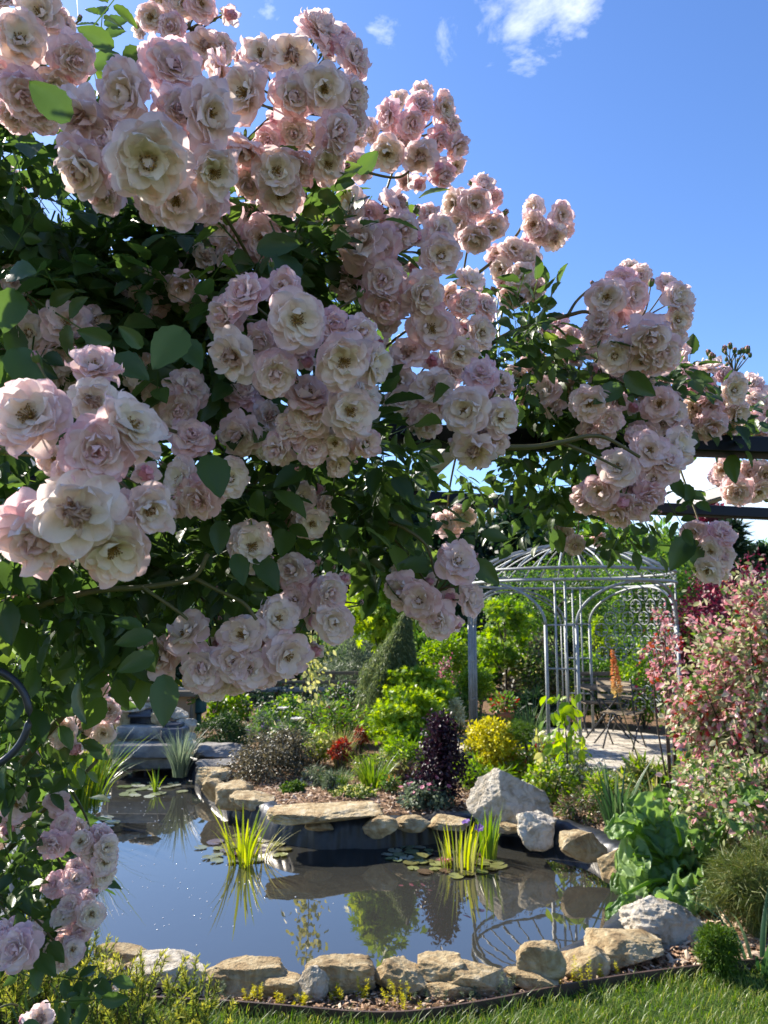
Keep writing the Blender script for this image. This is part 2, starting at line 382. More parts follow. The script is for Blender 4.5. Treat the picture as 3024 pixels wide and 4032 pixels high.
sky = nd(ns, 'ShaderNodeTexSky', sky_type='NISHITA', sun_disc=False, sun_elevation=EL, sun_rotation=AZ % (2 * math.pi), air_density=1.0, dust_density=0.3, ozone_density=4.0)
hsv = nd(ns, 'ShaderNodeHueSaturation', Saturation=1.14, Value=0.75); hsv.inputs['Hue'].default_value = 0.509; L.new(sky.outputs['Color'], hsv.inputs['Color'])
tc = nd(ns, 'ShaderNodeTexCoord'); mp = nd(ns, 'ShaderNodeMapping'); mp.inputs['Scale'].default_value = (5.0, 5.0, 9.0); mp.inputs['Rotation'].default_value = (0, .7, .4)
L.new(tc.outputs['Generated'], mp.inputs['Vector'])
cn = nd(ns, 'ShaderNodeTexNoise', Scale=1.6, Detail=10.0, Distortion=0.5); cn.inputs['Roughness'].default_value = 0.66
L.new(mp.outputs[0], cn.inputs['Vector'])
last = None
for (x, y, r, amt) in [(1780,130,.045,.85),(1920,80,.06,.95),(2080,80,.07,1.05),(2240,20,.06,.95),(1500,150,.035,.75),(1530,215,.03,.7),(2285,120,.022,.8),(1045,20,.035,.6),(690,5,.03,.3),(2740,1890,.10,1.15),(2950,1990,.10,1.15),(2560,2010,.08,1.0),(3400,1850,.2,1.0),(-900,1500,.35,.9),(4200,600,.25,.8)]:
    d = unit(ray(x, y)); vm = nd(ns, 'ShaderNodeVectorMath', operation='DISTANCE'); vm.inputs[1].default_value = tuple(d); L.new(tc.outputs['Generated'], vm.inputs[0])
    mr = nd(ns, 'ShaderNodeMapRange', interpolation_type='SMOOTHSTEP'); mr.inputs['From Min'].default_value = r * 1.25; mr.inputs['From Max'].default_value = r * .1; mr.inputs['To Max'].default_value = amt
    L.new(vm.outputs['Value'], mr.inputs['Value'])
    if last is None: last = mr.outputs['Result']
    else:
        m_ = nd(ns, 'ShaderNodeMath', operation='MAXIMUM'); L.new(last, m_.inputs[0]); L.new(mr.outputs['Result'], m_.inputs[1]); last = m_.outputs[0]
ad = nd(ns, 'ShaderNodeMath', operation='MULTIPLY_ADD'); ad.inputs[1].default_value = .34; L.new(last, ad.inputs[0]); L.new(cn.outputs['Fac'], ad.inputs[2])
cr = ramp(ns, [(0.70, (0, 0, 0)), (1.02, (1, 1, 1))]); L.new(ad.outputs[0], cr.inputs['Fac'])
cmul = nd(ns, 'ShaderNodeMath', operation='MULTIPLY'); cmul.inputs[1].default_value = 0.5; L.new(cr.outputs['Color'], cmul.inputs[0])
mx = nd(ns, 'ShaderNodeMix', data_type='RGBA'); L.new(cmul.outputs[0], mx.inputs['Factor'])
mx.inputs['B'].default_value = (CLOUD, CLOUD, CLOUD * 1.03, 1)
L.new(hsv.outputs['Color'], mx.inputs['A']); L.new(mx.outputs['Result'], bg.inputs['Color']); L.new(bg.outputs[0], wo.inputs['Surface'])
SC.view_settings.view_transform = 'Standard'; SC.view_settings.look = 'None'
SC.view_settings.exposure = EXPO; SC.view_settings.gamma = 1.0
SC.cycles.max_bounces = 8; SC.cycles.transparent_max_bounces = 8; SC.cycles.diffuse_bounces = 4
SC.cycles.use_denoising = True
import bmesh
# ---------------------------------------------------------------- ground, pond, lawn
WZ = -0.12
pond_px = [(420,3830),(800,3850),(1200,3850),(1600,3840),(1900,3835),(2080,3790),(2250,3730),(2400,3640),(2500,3540),(2500,3470),(2420,3415),(2310,3352),(2170,3312),(2020,3290),(1900,3285),(1750,3308),(1600,3328),(1400,3335),(1200,3328),(1060,3296),(980,3235),(900,3180),(810,3115),(775,3060),(765,3030),(600,3022),(440,3030),(400,3060),(330,3150),(250,3250),(120,3400),(60,3550),(100,3700),(250,3790)]
pw = np.array([gp(x, y, 0.0 if y > 3600 else (-.05 if y > 3500 else WZ))[:2] for x, y in pond_px])
pond = curve(np.vstack([np.c_[pw, np.zeros(len(pw))], [[*pw[0], 0]]]), 6)[:-1, :2]
def sdist(P, poly):
    """signed distance (negative inside)"""
    P = np.asarray(P, float); d = np.full(len(P), 1e9); ins = np.zeros(len(P), bool)
    A = poly; B = np.roll(poly, -1, 0)
    for a, b in zip(A, B):
        ab = b - a; t = np.clip(((P - a) @ ab) / (ab @ ab + 1e-12), 0, 1)
        d = np.minimum(d, np.linalg.norm(P - a - t[:, None] * ab, axis=1))
        c = ((a[1] > P[:, 1]) != (b[1] > P[:, 1])); 
        with np.errstate(divide='ignore', invalid='ignore'):
            ins ^= c & (P[:, 0] < (b[0] - a[0]) * (P[:, 1] - a[1]) / (b[1] - a[1]) + a[0])
    return np.where(ins, -d, d)
slabc = gp(1290, 3215, 0.05)
def bank(P):
    P = np.asarray(P, float)
    b = 0.10 * np.exp(-((P[:, 0] - slabc[0]) ** 2 / 0.9 + (P[:, 1] - slabc[1] - .3) ** 2 / 0.7))
    return b + np.clip((P[:, 1] - 13.0) * 0.036, 0, 0.9)
def gz(x, y): return float(bank(np.array([[x, y]]))[0])
gx = np.unique(np.r_[-400, -120, -50, -25, -15, -10, -8, np.arange(-6.5, 6.51, 0.055), 8, 10, 15, 25, 50, 120, 400])
gy = np.unique(np.r_[-300, -60, -20, -8, -3, 0, 1.5, np.arange(2.6, 12, 0.055), 12.5, 13, 14, 15, 18, 22, 28, 34, 40, 55, 90, 200, 900])
X, Y = np.meshgrid(gx, gy); P = np.c_[X.ravel(), Y.ravel()]
sdv = sdist(P, pond)
Z = bank(P)
t = np.clip(-(sdv - 0.13) / 0.11, 0, 1); Z = Z * (1 - t) - 0.75 * t
nx, ny = len(gx), len(gy)
i, j = np.meshgrid(np.arange(ny - 1), np.arange(nx - 1), indexing='ij')
Q = np.stack([i * nx + j, i * nx + j + 1, (i + 1) * nx + j + 1, (i + 1) * nx + j], -1).reshape(-1, 4)
mb = MB(); cy_ = P[Q].mean(1)
far = (cy_[:, 1] > 23)
Vg = np.c_[P, Z]
mb.add(Vg, [Q[~far]], 0.5, 0); mb.f.append(Q[far]); mb.m.append(np.full(far.sum(), 1))
tag(mb.build('ground', [M['soil'], M['meadow']]), kind='structure')
# water sheet
c0 = pond.mean(0)
wv = np.array([p + unit(p - c0) * 0.16 for p in pond]); bm = bmesh.new()
vs = [bm.verts.new((*p, WZ)) for p in wv]; f = bm.faces.new(vs)
me = bpy.data.meshes.new('water')
if f.normal.z < 0: f.normal_flip()
bm.normal_update()
if f.normal.z < 0: f.normal_flip()
bm.to_mesh(me); bm.free(); me.materials.append(M['water'])
tag(link('water', me), kind='structure')
# rubber liner round the rim
n = len(pond); tn = unit(np.roll(pond, -1, 0) - np.roll(pond, 1, 0)); nrm = np.c_[tn[:, 1], -tn[:, 0]]
if sdist(pond[:1] + nrm[:1] * .05, pond)[0] < 0: nrm = -nrm
rs = 10
pf = np.concatenate([pond[k] + (pond[(k + 1) % n] - pond[k]) * np.arange(rs)[:, None] / rs for k in range(n)])
nf = unit(np.concatenate([nrm[k] + (nrm[(k + 1) % n] - nrm[k]) * np.arange(rs)[:, None] / rs for k in range(n)]))
m_ = len(pf); bz = bank(pf)
prof = [(0.17, 0.004, 0), (0.10, 0.018, .35), (0.04, 0.028, .8), (-0.005, 0.012, 1), (-0.03, -0.05, 1), (-0.05, -0.14, .8), (-0.09, -0.30, .3)]
rows = []
for off, dz, wr in prof:
    wob = np.array([mnoise.noise(Vector((p[0] * 7, p[1] * 7, off * 9))) + .7 * mnoise.noise(Vector((p[0] * 19, p[1] * 19, off * 14 + 4))) for p in pf])
    q = pf + nf * (off + wr * 0.045 * wob)[:, None]
    zz = np.where(dz > -0.2, bz * (1 if dz > 0 else 0.6), 0) + dz + wr * 0.030 * wob
    rows.append(np.c_[q, zz])
V = np.concatenate(rows); r_ = len(prof)
a, b = np.meshgrid(np.arange(r_ - 1), np.arange(m_), indexing='ij')
Q = np.stack([a * m_ + b, a * m_ + (b + 1) % m_, (a + 1) * m_ + (b + 1) % m_, (a + 1) * m_ + b], -1).reshape(-1, 4)
mb = MB(); mb.add(V, Q)
tag(mb.build('pond_liner', M['liner']), 'black rubber liner wrinkled along the rim of the pond', 'pond liner')

# lawn edging and front lawn
edge_px = [(-700,3890),(100,3905),(330,3915),(600,3938),(900,3955),(1150,3975),(1400,3996),(1560,3998),(1700,3985),(1950,3945),(2200,3895),(2500,3845),(2800,3808),(3150,3770),(3800,3700),(5200,3600)]
ew = np.array([gp(x, y, 0.03) for x, y in edge_px]); ecur = curve(ew, 10)[:, :2]
mb = MB(); k = len(ecur); tn = unit(np.gradient(ecur, axis=0)); nn = np.c_[-tn[:, 1], tn[:, 0]]
V = []
for s in (-1, 1):
    for z in (-0.05, 0.045): V.append(np.c_[ecur + nn * 0.005 * s, np.full(k, z)])
V = np.concatenate(V); idx = np.arange(k - 1)
def strip(a, b): return np.stack([a * k + idx, a * k + idx + 1, b * k + idx + 1, b * k + idx], -1)
mb.add(V, [strip(0, 1), strip(3, 2), strip(1, 3)])
tag(mb.build('lawn_edging', M['edge'], smooth=False), 'thin brown edging strip between the lawn and the near pond stones', 'edging')
lawn_poly = np.vstack([ecur - nn * 0.012, [[9, 4.2], [9, -4], [-9, -4], [-9, 3.0]]])
bm = bmesh.new(); f = bm.faces.new([bm.verts.new((*p, 0.004)) for p in lawn_poly]); bm.normal_update()
if f.normal.z < 0: f.normal_flip()
bmesh.ops.triangulate(bm, faces=bm.faces[:]); me = bpy.data.meshes.new('lawn'); bm.to_mesh(me); bm.free(); me.materials.append(M['turf'])
tag(link('lawn', me), kind='structure')
GC = np.array([(2237 - CX) / F * 9.7, 9.7])          # gazebo centre
lp2 = [(1880,3030),(2050,2995),(2300,3010),(2620,2990),(2760,2960),(2850,3010),(2700,3060),(2400,3085),(2150,3080),(1960,3060)]
l2 = np.array([gp(x, y, 0) for x, y in lp2])[:, :2]
bm = bmesh.new(); f = bm.faces.new([bm.verts.new((*p, 0.006)) for p in l2]); bm.normal_update()
if f.normal.z < 0: f.normal_flip()
me = bpy.data.meshes.new('lawn'); bm.to_mesh(me); bm.free(); me.materials.append(M['turf'])
tag(link('lawn', me), kind='structure')
def blades(mb, P, h, wd, lean, mat=0, seg=3):
    n = len(P); a = rng.random(n) * 2 * math.pi; dirs = np.c_[np.cos(a), np.sin(a), np.zeros(n)]; side = np.c_[-np.sin(a), np.cos(a), np.zeros(n)]
    hh = h * (0.55 + 0.6 * rng.random(n)); ln = lean * (0.3 + rng.random(n)) * hh; ww = wd * (.7 + .6 * rng.random(n))
    b = P; m1 = P + dirs * (ln * .3)[:, None] + np.c_[np.zeros((n, 2)), hh * .6]; tp = P + dirs * ln[:, None] + np.c_[np.zeros((n, 2)), hh]
    V = np.stack([b - side * ww[:, None], b + side * ww[:, None], m1 + side * (ww * .7)[:, None], m1 - side * (ww * .7)[:, None], tp], 1).reshape(-1, 3)
    o = (np.arange(n) * 5)[:, None]
    mb.add(V, [np.array([[0, 1, 2, 3]]) + o, np.array([[3, 2, 4]]) + o], np.repeat(rng.random(n), 5), mat)
mb = MB()
Pn = np.c_[rng.uniform(-2.2, 3.2, 150000), rng.uniform(2.3, 4.1, 150000)]
dl = sdist(Pn, lawn_poly); pxx = Pn[:, 0] / Pn[:, 1]
Pn = Pn[(dl < -0.004) & (np.abs(pxx) < 0.62)]
dn_ = np.array([mnoise.noise(Vector((p[0] * 3.1, p[1] * 3.1, 5))) + .6 * mnoise.noise(Vector((p[0] * 9, p[1] * 9, 2))) for p in Pn])
Pn = Pn[rng.random(len(Pn)) < np.clip(.72 + dn_ * .8, .12, 1)]
k2 = rng.random(len(Pn)) < .3
blades(mb, np.c_[Pn[~k2], np.full((~k2).sum(), 0.003)], 0.036, 0.0016, 1.0); blades(mb, np.c_[Pn[k2], np.full(k2.sum(), 0.003)], 0.058, 0.0017, 1.1)
P2 = np.c_[rng.uniform(l2[:, 0].min(), l2[:, 0].max(), 26000), rng.uniform(l2[:, 1].min(), l2[:, 1].max(), 26000)]
P2 = P2[sdist(P2, l2) < -0.01]
blades(mb, np.c_[P2, np.full(len(P2), 0.006)], 0.05, 0.003, 0.8)
tag(mb.build('grass', M['lawn_blade']), kind='stuff')
# wood chips on the beds
Pn = np.vstack([np.c_[rng.uniform(-2.6, 3.8, 42000), rng.uniform(3.0, 9.2, 42000)], np.c_[rng.uniform(-1.5, 3.0, 20000), rng.uniform(3.1, 4.6, 20000)]])
ok = (sdist(Pn, pond) > 0.12) & (sdist(Pn, lawn_poly) > 0.012) & (sdist(Pn, l2) > 0.02) & (np.linalg.norm(Pn - GC, axis=1) > 1.6)
Pn = Pn[ok]; n = len(Pn); mb = MB()
CHIP = (np.array([[-.5, 0, 0], [.5, .1, .05], [.45, 1, .1], [-.4, .9, .0], [0, .5, .22]]), np.array([[0, 1, 4], [1, 2, 4], [2, 3, 4], [3, 0, 4]]))
d = rdir(n); d[:, 2] *= 0.25; nn_ = rng.normal(size=(n, 3)) * .35 + [0, 0, 1]
CH = (CHIP[0] * [.42, 1, .6], CHIP[1])
scatter(mb, CH, np.c_[Pn, bank(Pn) + 0.004 + 0.012 * rng.random(n)], d, nn_, (0.018 + 0.04 * rng.random(n) ** 2) * np.where(Pn[:, 1] < 3.7, .55, 1))
tag(mb.build('mulch', M['mulch'], smooth=False), kind='stuff')

# ---------------------------------------------------------------- stones
def ico(sub):
    bm = bmesh.new(); bmesh.ops.create_icosphere(bm, subdivisions=sub, radius=1); bm.verts.ensure_lookup_table()
    V = np.array([v.co for v in bm.verts]); Fc = np.array([[v.index for v in f.verts] for f in bm.faces]); bm.free(); return V, Fc
ICO4 = ico(5); ICO3 = ico(4); ICO2 = ico(3)
def rock(label, x0, y0, x1, y1, mat, seed, base=0.0, dk=0.75, cuts=13, ex=5.5, name='stone', group=None, tops=None, D=None, yaw=0.0, rough=1.0, cat='rock', peak=None, parent=None, Hf=1.0, planes=None):
    r = np.random.default_rng(seed); xc = (x0 + x1) / 2
    if D is None: D = gp(xc, y1, base)[1]
    W = (x1 - x0) * D / F; dd = W * dk
    H = max(0.05, (at(xc, y0, D + .55 * dd)[2] - base)) * Hf
    c = at(xc, y1, D + dd * .5); V, Fc = ICO4 if (x1 - x0) > 220 else ICO3
    dn = np.abs(V) ** ex; rad = dn.sum(1) ** (-1 / ex)
    pl = unit(r.normal(size=(cuts, 3)) * [1, 1, .8]); off = r.uniform(.60, .95, cuts)
    for p_, o_ in zip(pl, off):
        q = V @ p_; rad = np.where(q > .05, np.minimum(rad, o_ / np.maximum(q, .05)), rad)
    for q_ in (planes or []):
        tp = unit(np.array(q_[:3])); q = V @ tp; rad = np.where(q > .05, np.minimum(rad, q_[3] / np.maximum(q, .05)), rad)
    if tops is not None:
        tp = unit(np.array(tops)); q = V @ tp; rad = np.where(q > .05, np.minimum(rad, .78 / np.maximum(q, .05)), rad)
    S = V * rad[:, None]
    if peak is not None:                      # pulls the top together to a ridge or point at (px, py) of -1..1
        k = np.clip((S[:, 2] + .9) / 1.9, 0, 1)[:, None] ** 1.1
        S[:, :2] = S[:, :2] * (1 - peak[2] * k) + np.array(peak[:2]) * k
    nz = np.array([mnoise.fractal(Vector(v * 1.6 + seed * 3.1), .9, 2.1, 6) for v in S])
    n2 = np.array([mnoise.ridged_multi_fractal(Vector(v * 2.6 + seed * 1.7), 1.0, 2.2, 5, 1.0, 2.0) for v in S])
    n3 = np.array([mnoise.fractal(Vector(v * 8 + seed * 2.3), .75, 2.2, 5) for v in S])
    S = S * (1 + rough * (0.07 * nz + 0.05 * (n2 - 1.1) + .034 * n3))[:, None]
    mn, mxx = S.min(0), S.max(0); S = (S - (mn + mxx) / 2) / ((mxx - mn) / 2)
    S = S * [W / 2, dd / 2, H * .62]; S[:, 2] += H * .38
    ca, sa = math.cos(yaw), math.sin(yaw); S[:, :2] = S[:, :2] @ np.array([[ca, sa], [-sa, ca]])
    mb = MB(); mb.add(S + [c[0], c[1], base], Fc)
    if parent is not None: return mb.build(name, M[mat], parent, smooth=False)
    o = mb.build(name, M[mat], smooth=False, loc=(c[0], c[1], base)); tag(o, label, cat, group); return o
GE = 'stones edging the near side of the pond'; GF = 'stones edging the far side of the pond'
rock('dark brown long stone at the left end of the near row', 365, 3712, 575, 3800, 'tan', 1, group=GE, dk=.6)
rock('small tan stone half hidden by the heather, left of the white slab', 490, 3770, 610, 3850, 'tan', 2, group=GE)
rock('small grey brown stone tucked under the hanging rose leaves', 330, 3790, 480, 3880, 'tan', 21, group=GE)
rock('wide whitish slab left of the long tan stone in the near row', 512, 3752, 822, 3925, 'white_rock', 3, group=GE, dk=.6, tops=(.15, -.1, 1))
rock('long tan stone with a shaded front between white slab and pointed rock', 792, 3778, 1165, 3935, 'tan', 44, group=GE, dk=.5, tops=(-.1, -.15, 1))
rock('low tan stone tucked behind the white pointed rock', 1005, 3836, 1180, 3945, 'tan', 5, group=GE)
rock('small white pointed rock standing in front of the near row', 1148, 3798, 1292, 3952, 'white_rock', 6, group=GE, dk=.7, peak=(.45, 0, .45), ex=2.6)
rock('big tan stone with a cleft, right behind the white pointed rock', 1190, 3768, 1475, 3925, 'tan', 7, group=GE, dk=.55)
rock('rounded tan stone left of the square stone', 1455, 3772, 1690, 3935, 'tan', 8, group=GE, dk=.7)
rock('square tan stone with a reddish hollow on top, standing on the near row', 1648, 3762, 1822, 3882, 'tan', 9, base=.03, group=GE, dk=.75, ex=5, cuts=4, tops=(0, -.2, 1))
rock('broad tan stone in shade right of the square stone', 1690, 3786, 2015, 3930, 'tan', 10, group=GE, dk=.55, tops=(.2, -.3, 1))
rock('flat wedge of tan stone in front of the blocky stone', 1990, 3810, 2205, 3930, 'tan', 11, group=GE, dk=.7, tops=(-.1, -.2, 1), ex=4)
rock('blocky tan stone perched on top of the near row', 2036, 3702, 2222, 3848, 'tan', 12, base=.06, group=GE, dk=.7, peak=(.2, 0, .25), ex=4, cuts=6)
rock('shaded tan stone between the blocky stone and the broad slab', 2195, 3724, 2405, 3862, 'tan', 13, group=GE, dk=.7)
rock('broad flat tan slab at the right end of the near row', 2295, 3662, 2610, 3828, 'tan', 14, group=GE, dk=.75, tops=(.1, -.25, 1))
rock('small flat tan chip at the foot of the square stone', 1650, 3880, 1860, 3945, 'tan', 15, group=GE, dk=.5)
rock('white craggy boulder beside the moss ball at the right bank', 2450, 3530, 2800, 3745, 'white_rock', 16, dk=.75, peak=(-.2, .1, .5), cat='boulder', name='boulder', ex=3.2, cuts=14, rough=1.5)
rock('big white triangular boulder on the far bank of the pond', 1845, 3022, 2170, 3255, 'white_rock', 17, base=.05, dk=.65, peak=(-.22, .1, .26), cat='boulder', name='boulder', ex=3.4, cuts=4, rough=1.2, planes=[(-.80, -.38, .40, .50), (.30, -.84, .42, .56), (.50, .1, .85, .60), (-.45, .2, .85, .74)])
rock('small white rounded boulder in front of the big triangular one', 2038, 3192, 2200, 3335, 'white_rock', 18, base=0, dk=.8, cat='boulder', name='boulder', ex=2.2, cuts=14, rough=1.3)
rock('large flat tan slab overhanging the far edge of the pond', 1055, 3168, 1512, 3250, 'tan', 19, base=.10, dk=.55, group=GF, ex=5, cuts=7, tops=(0, -.1, 1))
rock('small dark stone wedged under the overhanging slab', 1200, 3232, 1312, 3278, 'tan', 22, base=.03, group=GF)
rock('tan stone propped at the right end of the overhanging slab', 1428, 3210, 1565, 3302, 'tan', 23, base=.0, group=GF, ex=4)
rock('flat tan stone second to the right of the overhanging slab', 1545, 3212, 1695, 3275, 'tan', 24, base=.02, group=GF, dk=.6, ex=4)
rock('tan stone behind the yellow iris clump at the foot of the big boulder', 1680, 3205, 1850, 3265, 'tan', 25, base=.02, group=GF)
rock('thin tan stone under the small white boulder', 1965, 3238, 2060, 3278, 'tan', 26, base=.02, group=GF)
rock('brown ledge stone right of the small white boulder', 2205, 3272, 2400, 3385, 'tan', 27, base=0, group=GF, dk=.7)
rock('lumpy brown stone at the edge of the big grey green leaves', 2360, 3330, 2530, 3465, 'tan', 28, base=0, group=GF)
rock('tan stone block lowest on the left inlet bank', 905, 3120, 1080, 3200, 'tan', 29, base=.02, group=GF, ex=5, cuts=5, tops=(0, -.2, 1))
rock('thick tan block with a shaded front on the left inlet bank', 850, 3075, 1005, 3180, 'tan', 30, base=.0, group=GF, ex=5, cuts=5)
rock('narrow tan stone left of the thick tan block on the inlet bank', 795, 3062, 905, 3150, 'tan', 31, base=.0, group=GF, ex=4)
rock('wide reddish brown ledge stone on the inlet bank', 765, 3020, 915, 3088, 'tan', 32, base=.0, group=GF, ex=5, cuts=5)
rock('dark flat ledge stone topmost on the inlet bank', 775, 2985, 930, 3040, 'grey_rock', 33, base=.05, group=GF, ex=5)
rock('flat pale grey slab beside the waterfall, behind the inlet stones', 760, 2925, 960, 3000, 'grey_rock', 34, base=.02, dk=1.1, group=GF, ex=4, tops=(0, -.1, 1))
# ---------------------------------------------------------------- gazebo
mb = MB(); NP = 72; a = np.arange(NP) * 2 * math.pi / NP; R2 = 1.52
ring = np.c_[GC[0] + R2 * np.cos(a), GC[1] + R2 * np.sin(a)]
V = np.vstack([np.c_[ring, np.full(NP, -.02)], np.c_[ring, np.full(NP, .05)]]); i = np.arange(NP)
mb.add(V, [np.stack([i, (i + 1) % NP, NP + (i + 1) % NP, NP + i], -1), (NP + i)[None]])
tag(mb.build('patio', M['paving'], smooth=False), kind='structure')
gaz = empty('gazebo', (GC[0], GC[1], .05), 'galvanised wire garden pavilion with a domed ribbed roof on round paving', 'gazebo')
GR = 1.256; toC = math.atan2(-GC[1], -GC[0])
phi0 = toC - math.radians(4.5)
def cyl(phi, z, r=GR): return np.array([GC[0] + r * math.cos(phi0 + phi), GC[1] + r * math.sin(phi0 + phi), z])
HP = math.radians(7.6); ZR1, ZR2, ZS = 2.00, 2.13, 1.50
for z, rr in ((ZR1, .014), (ZR2, .014)):
    mb = MB(); tube(mb, [cyl(t, z, GR + .012) for t in np.linspace(0, 2 * math.pi, 64, endpoint=False)], rr * 1.35, 6, closed=True); mb.build('roof_hoop', M['galv'], gaz)
mb = MB()
NR = 32
for k in range(NR):
    ph = k * 2 * math.pi / NR; pts = []
    for t in np.linspace(0, 1, 10):
        r = GR * (1 - t) + .10 * t; z = ZR2 + .36 * math.sin(math.pi / 2 * t) ** .9
        pts.append(cyl(ph, z, r + .02 * math.sin(2 * math.pi * t)))
    tube(mb, pts, .0105, 5)
tube(mb, [cyl(t, ZR2 + .36, .10) for t in np.linspace(0, 2 * math.pi, 20, endpoint=False)], .010, 6, closed=True)
mb.build('roof', M['galv'], gaz)
mb = MB(); tube(mb, [(GC[0], GC[1], ZR2 + .34), (GC[0], GC[1], ZR2 + .42)], .01); 
V, Fc = ICO2; mb.add(V * .035 + [GC[0], GC[1], ZR2 + .44], Fc); mb.build('finial', M['galv'], gaz)
def scroll(mb, phc, zc, s, flip):
    pts = []
    for t in np.linspace(0, 1, 22):
        q = t * 2 - 1; sg = 1 if q > 0 else -1
        th = abs(q) * 1.6 * math.pi; rr = s * (1 - .62 * abs(q)) * .55
        x = sg * (s * .5 - rr * math.cos(th) * .9 + .0); y = sg * rr * math.sin(th)
        pts.append(cyl(phc + flip * x / GR, zc + y * .8, GR + .012))
    tube(mb, pts, .005, 4)
mb = MB()
for k in range(40): scroll(mb, k * 2 * math.pi / 40, (ZR1 + ZR2) / 2, .06, 1 if k % 2 else -1)
mb.build('scroll_frieze', M['galv'], gaz)
for q in range(4):
    pc = q * math.pi / 2
    mb = MB()
    for s, thick in ((-1, .020), (1, .020), (-.33, .008), (.33, .008)):
        z1 = ZS if abs(s) == 1 else ZR1
        if q in (0, 2) and abs(s) < 1: z1 = ZR1
        if q in (1, 3) and abs(s) < 1: z1 = ZR1 if s > 0 else 1.62
        tube(mb, [cyl(pc + s * HP, .05), cyl(pc + s * HP, z1)], thick if abs(s) == 1 else .012, 6)
    for z in (.55, 1.03, ZS):
        tube(mb, [cyl(pc + t * HP, z) for t in np.linspace(-1, 1, 5)], .010, 5)
    mb.build('post', M['galv'], gaz)
for q in range(4):
    pc = q * math.pi / 2 + math.pi / 4; hw = math.pi / 4 - HP
    for off in (0, .045):
        mb = MB()
        pts = []
        for t in np.linspace(0, math.pi, 33):
            pts.append(cyl(pc - math.cos(t) * (hw - off), ZS + (ZR1 - ZS - .01 - off) * math.sin(t)))
        tube(mb, pts, .016 if off == 0 else .011, 6)
        if off > 0 and q in (2,):
            for s in (-1, 1): tube(mb, [cyl(pc + s * (hw - off), .05), cyl(pc + s * (hw - off), ZS)], .009, 5)
        if off == 0 or q in (2,): mb.build('arch', M['galv'], gaz)
# scrolled lattice closing the back right arch
import itertools
mb = MB(); pc = math.pi + math.pi / 4 if False else None
back = [q * math.pi / 2 + math.pi / 4 for q in range(4)]
bx = [cyl(b, 1.5) for b in back]
cand = [(p[0], b) for p, b in zip(bx, back) if p[1] > GC[1]]
pcb = max(cand)[1]; hw = math.pi / 4 - HP - .045
stp = .16; mbu, mbl = MB(), MB()
for iz in range(0, 11):
    for ix in range(-4, 5):
        x = (ix * 2 + (iz % 2)) * stp * .82; z = .30 + iz * stp
        if z > ZS: lim = hw * GR * math.sqrt(max(0, 1 - ((z - ZS) / (ZR1 - ZS - .05)) ** 2))
        else: lim = hw * GR
        if abs(x) > lim - .06: continue
        if iz < 5 and iz not in (1, 2): continue
        mb = mbl if iz < 5 else mbu
        for s in range(4):
            th0 = s * math.pi / 2
            pts = []
            for t in np.linspace(-.28, 1.28, 12):
                th = th0 + math.pi / 4 + (t - .5) * math.pi * .62
                rr = .086 * (1 - (.55 * max(0, abs(t - .5) - .5) / .28))
                pts.append(cyl(pcb + (x + rr * math.cos(th)) / GR, z + rr * math.sin(th)))
            tube(mb, pts, .0068, 5)
mbu.build('scroll_panel', M['galv'], gaz); mbl.build('scroll_panel', M['galv'], gaz)

# bistro furniture inside
def slat_top(mb, c, w, d, z, ns_, rz, th=.018):
    ca, sa = math.cos(rz), math.sin(rz)
    for k in range(ns_):
        o = (k + .5) / ns_ - .5
        box(mb, (c[0] - sa * o * d, c[1] + ca * o * d, z), (w, d / ns_ * .8, th), rz, .5, 0, .003)
tb = gp(2382, 2905, .05); tl = empty('bistro_table', (tb[0] + .0, 10.0, .05), 'small dark slatted folding table standing inside the gazebo', 'table')
tc_ = np.array([(2382 - CX) / F * 10.0, 10.0])
mb = MB(); slat_top(mb, tc_, .72, .55, .70, 8, .08); mb.build('table_top', M['wood'], tl)
for s in (-1, 1):
    mb = MB(); tube(mb, [(tc_[0] - .28, tc_[1] + s * .2, .05), (tc_[0] + .26, tc_[1] + s * .2, .69)], .011, 5)
    tube(mb, [(tc_[0] + .28, tc_[1] + s * .17, .05), (tc_[0] - .26, tc_[1] + s * .17, .69)], .011, 5); mb.build('leg', M['iron'], tl)
def chair(px, Y, rz, label, w=.40):
    x = (px - CX) / F * Y; e = empty('folding_chair', (x, Y, .05), label, 'chair', 'folding chairs in the gazebo')
    ca, sa = math.cos(rz), math.sin(rz)
    def T(u, v, z): return (x + ca * u - sa * v, Y + sa * u + ca * v, z)
    mb = MB(); slat_top(mb, (x, Y), w, .36, .46, 6, rz, .016); mb.build('seat', M['wood'], e)
    for s in (-1, 1):
        mb = MB(); tube(mb, [T(s * w * .48, -.20, .05), T(s * w * .48, .16, .47), T(s * w * .48, .24, .88)], .010, 5)
        tube(mb, [T(s * w * .42, .20, .05), T(s * w * .42, -.16, .46)], .010, 5); mb.build('leg', M['iron'], e)
    mb = MB()
    for z in (.66, .74, .82): box(mb, T(0, .215 + (z - .66) * .17, z), (w, .014, .055), rz, .5, 0, .003)
    mb.build('backrest', M['wood'], e)
    return e
chair(2345, 10.62, .05, 'dark folding chair with slatted back behind the bistro table', .52)
chair(2425, 9.45, 2.5, 'dark folding stool chair with crossed legs in front of the bistro table', .42)

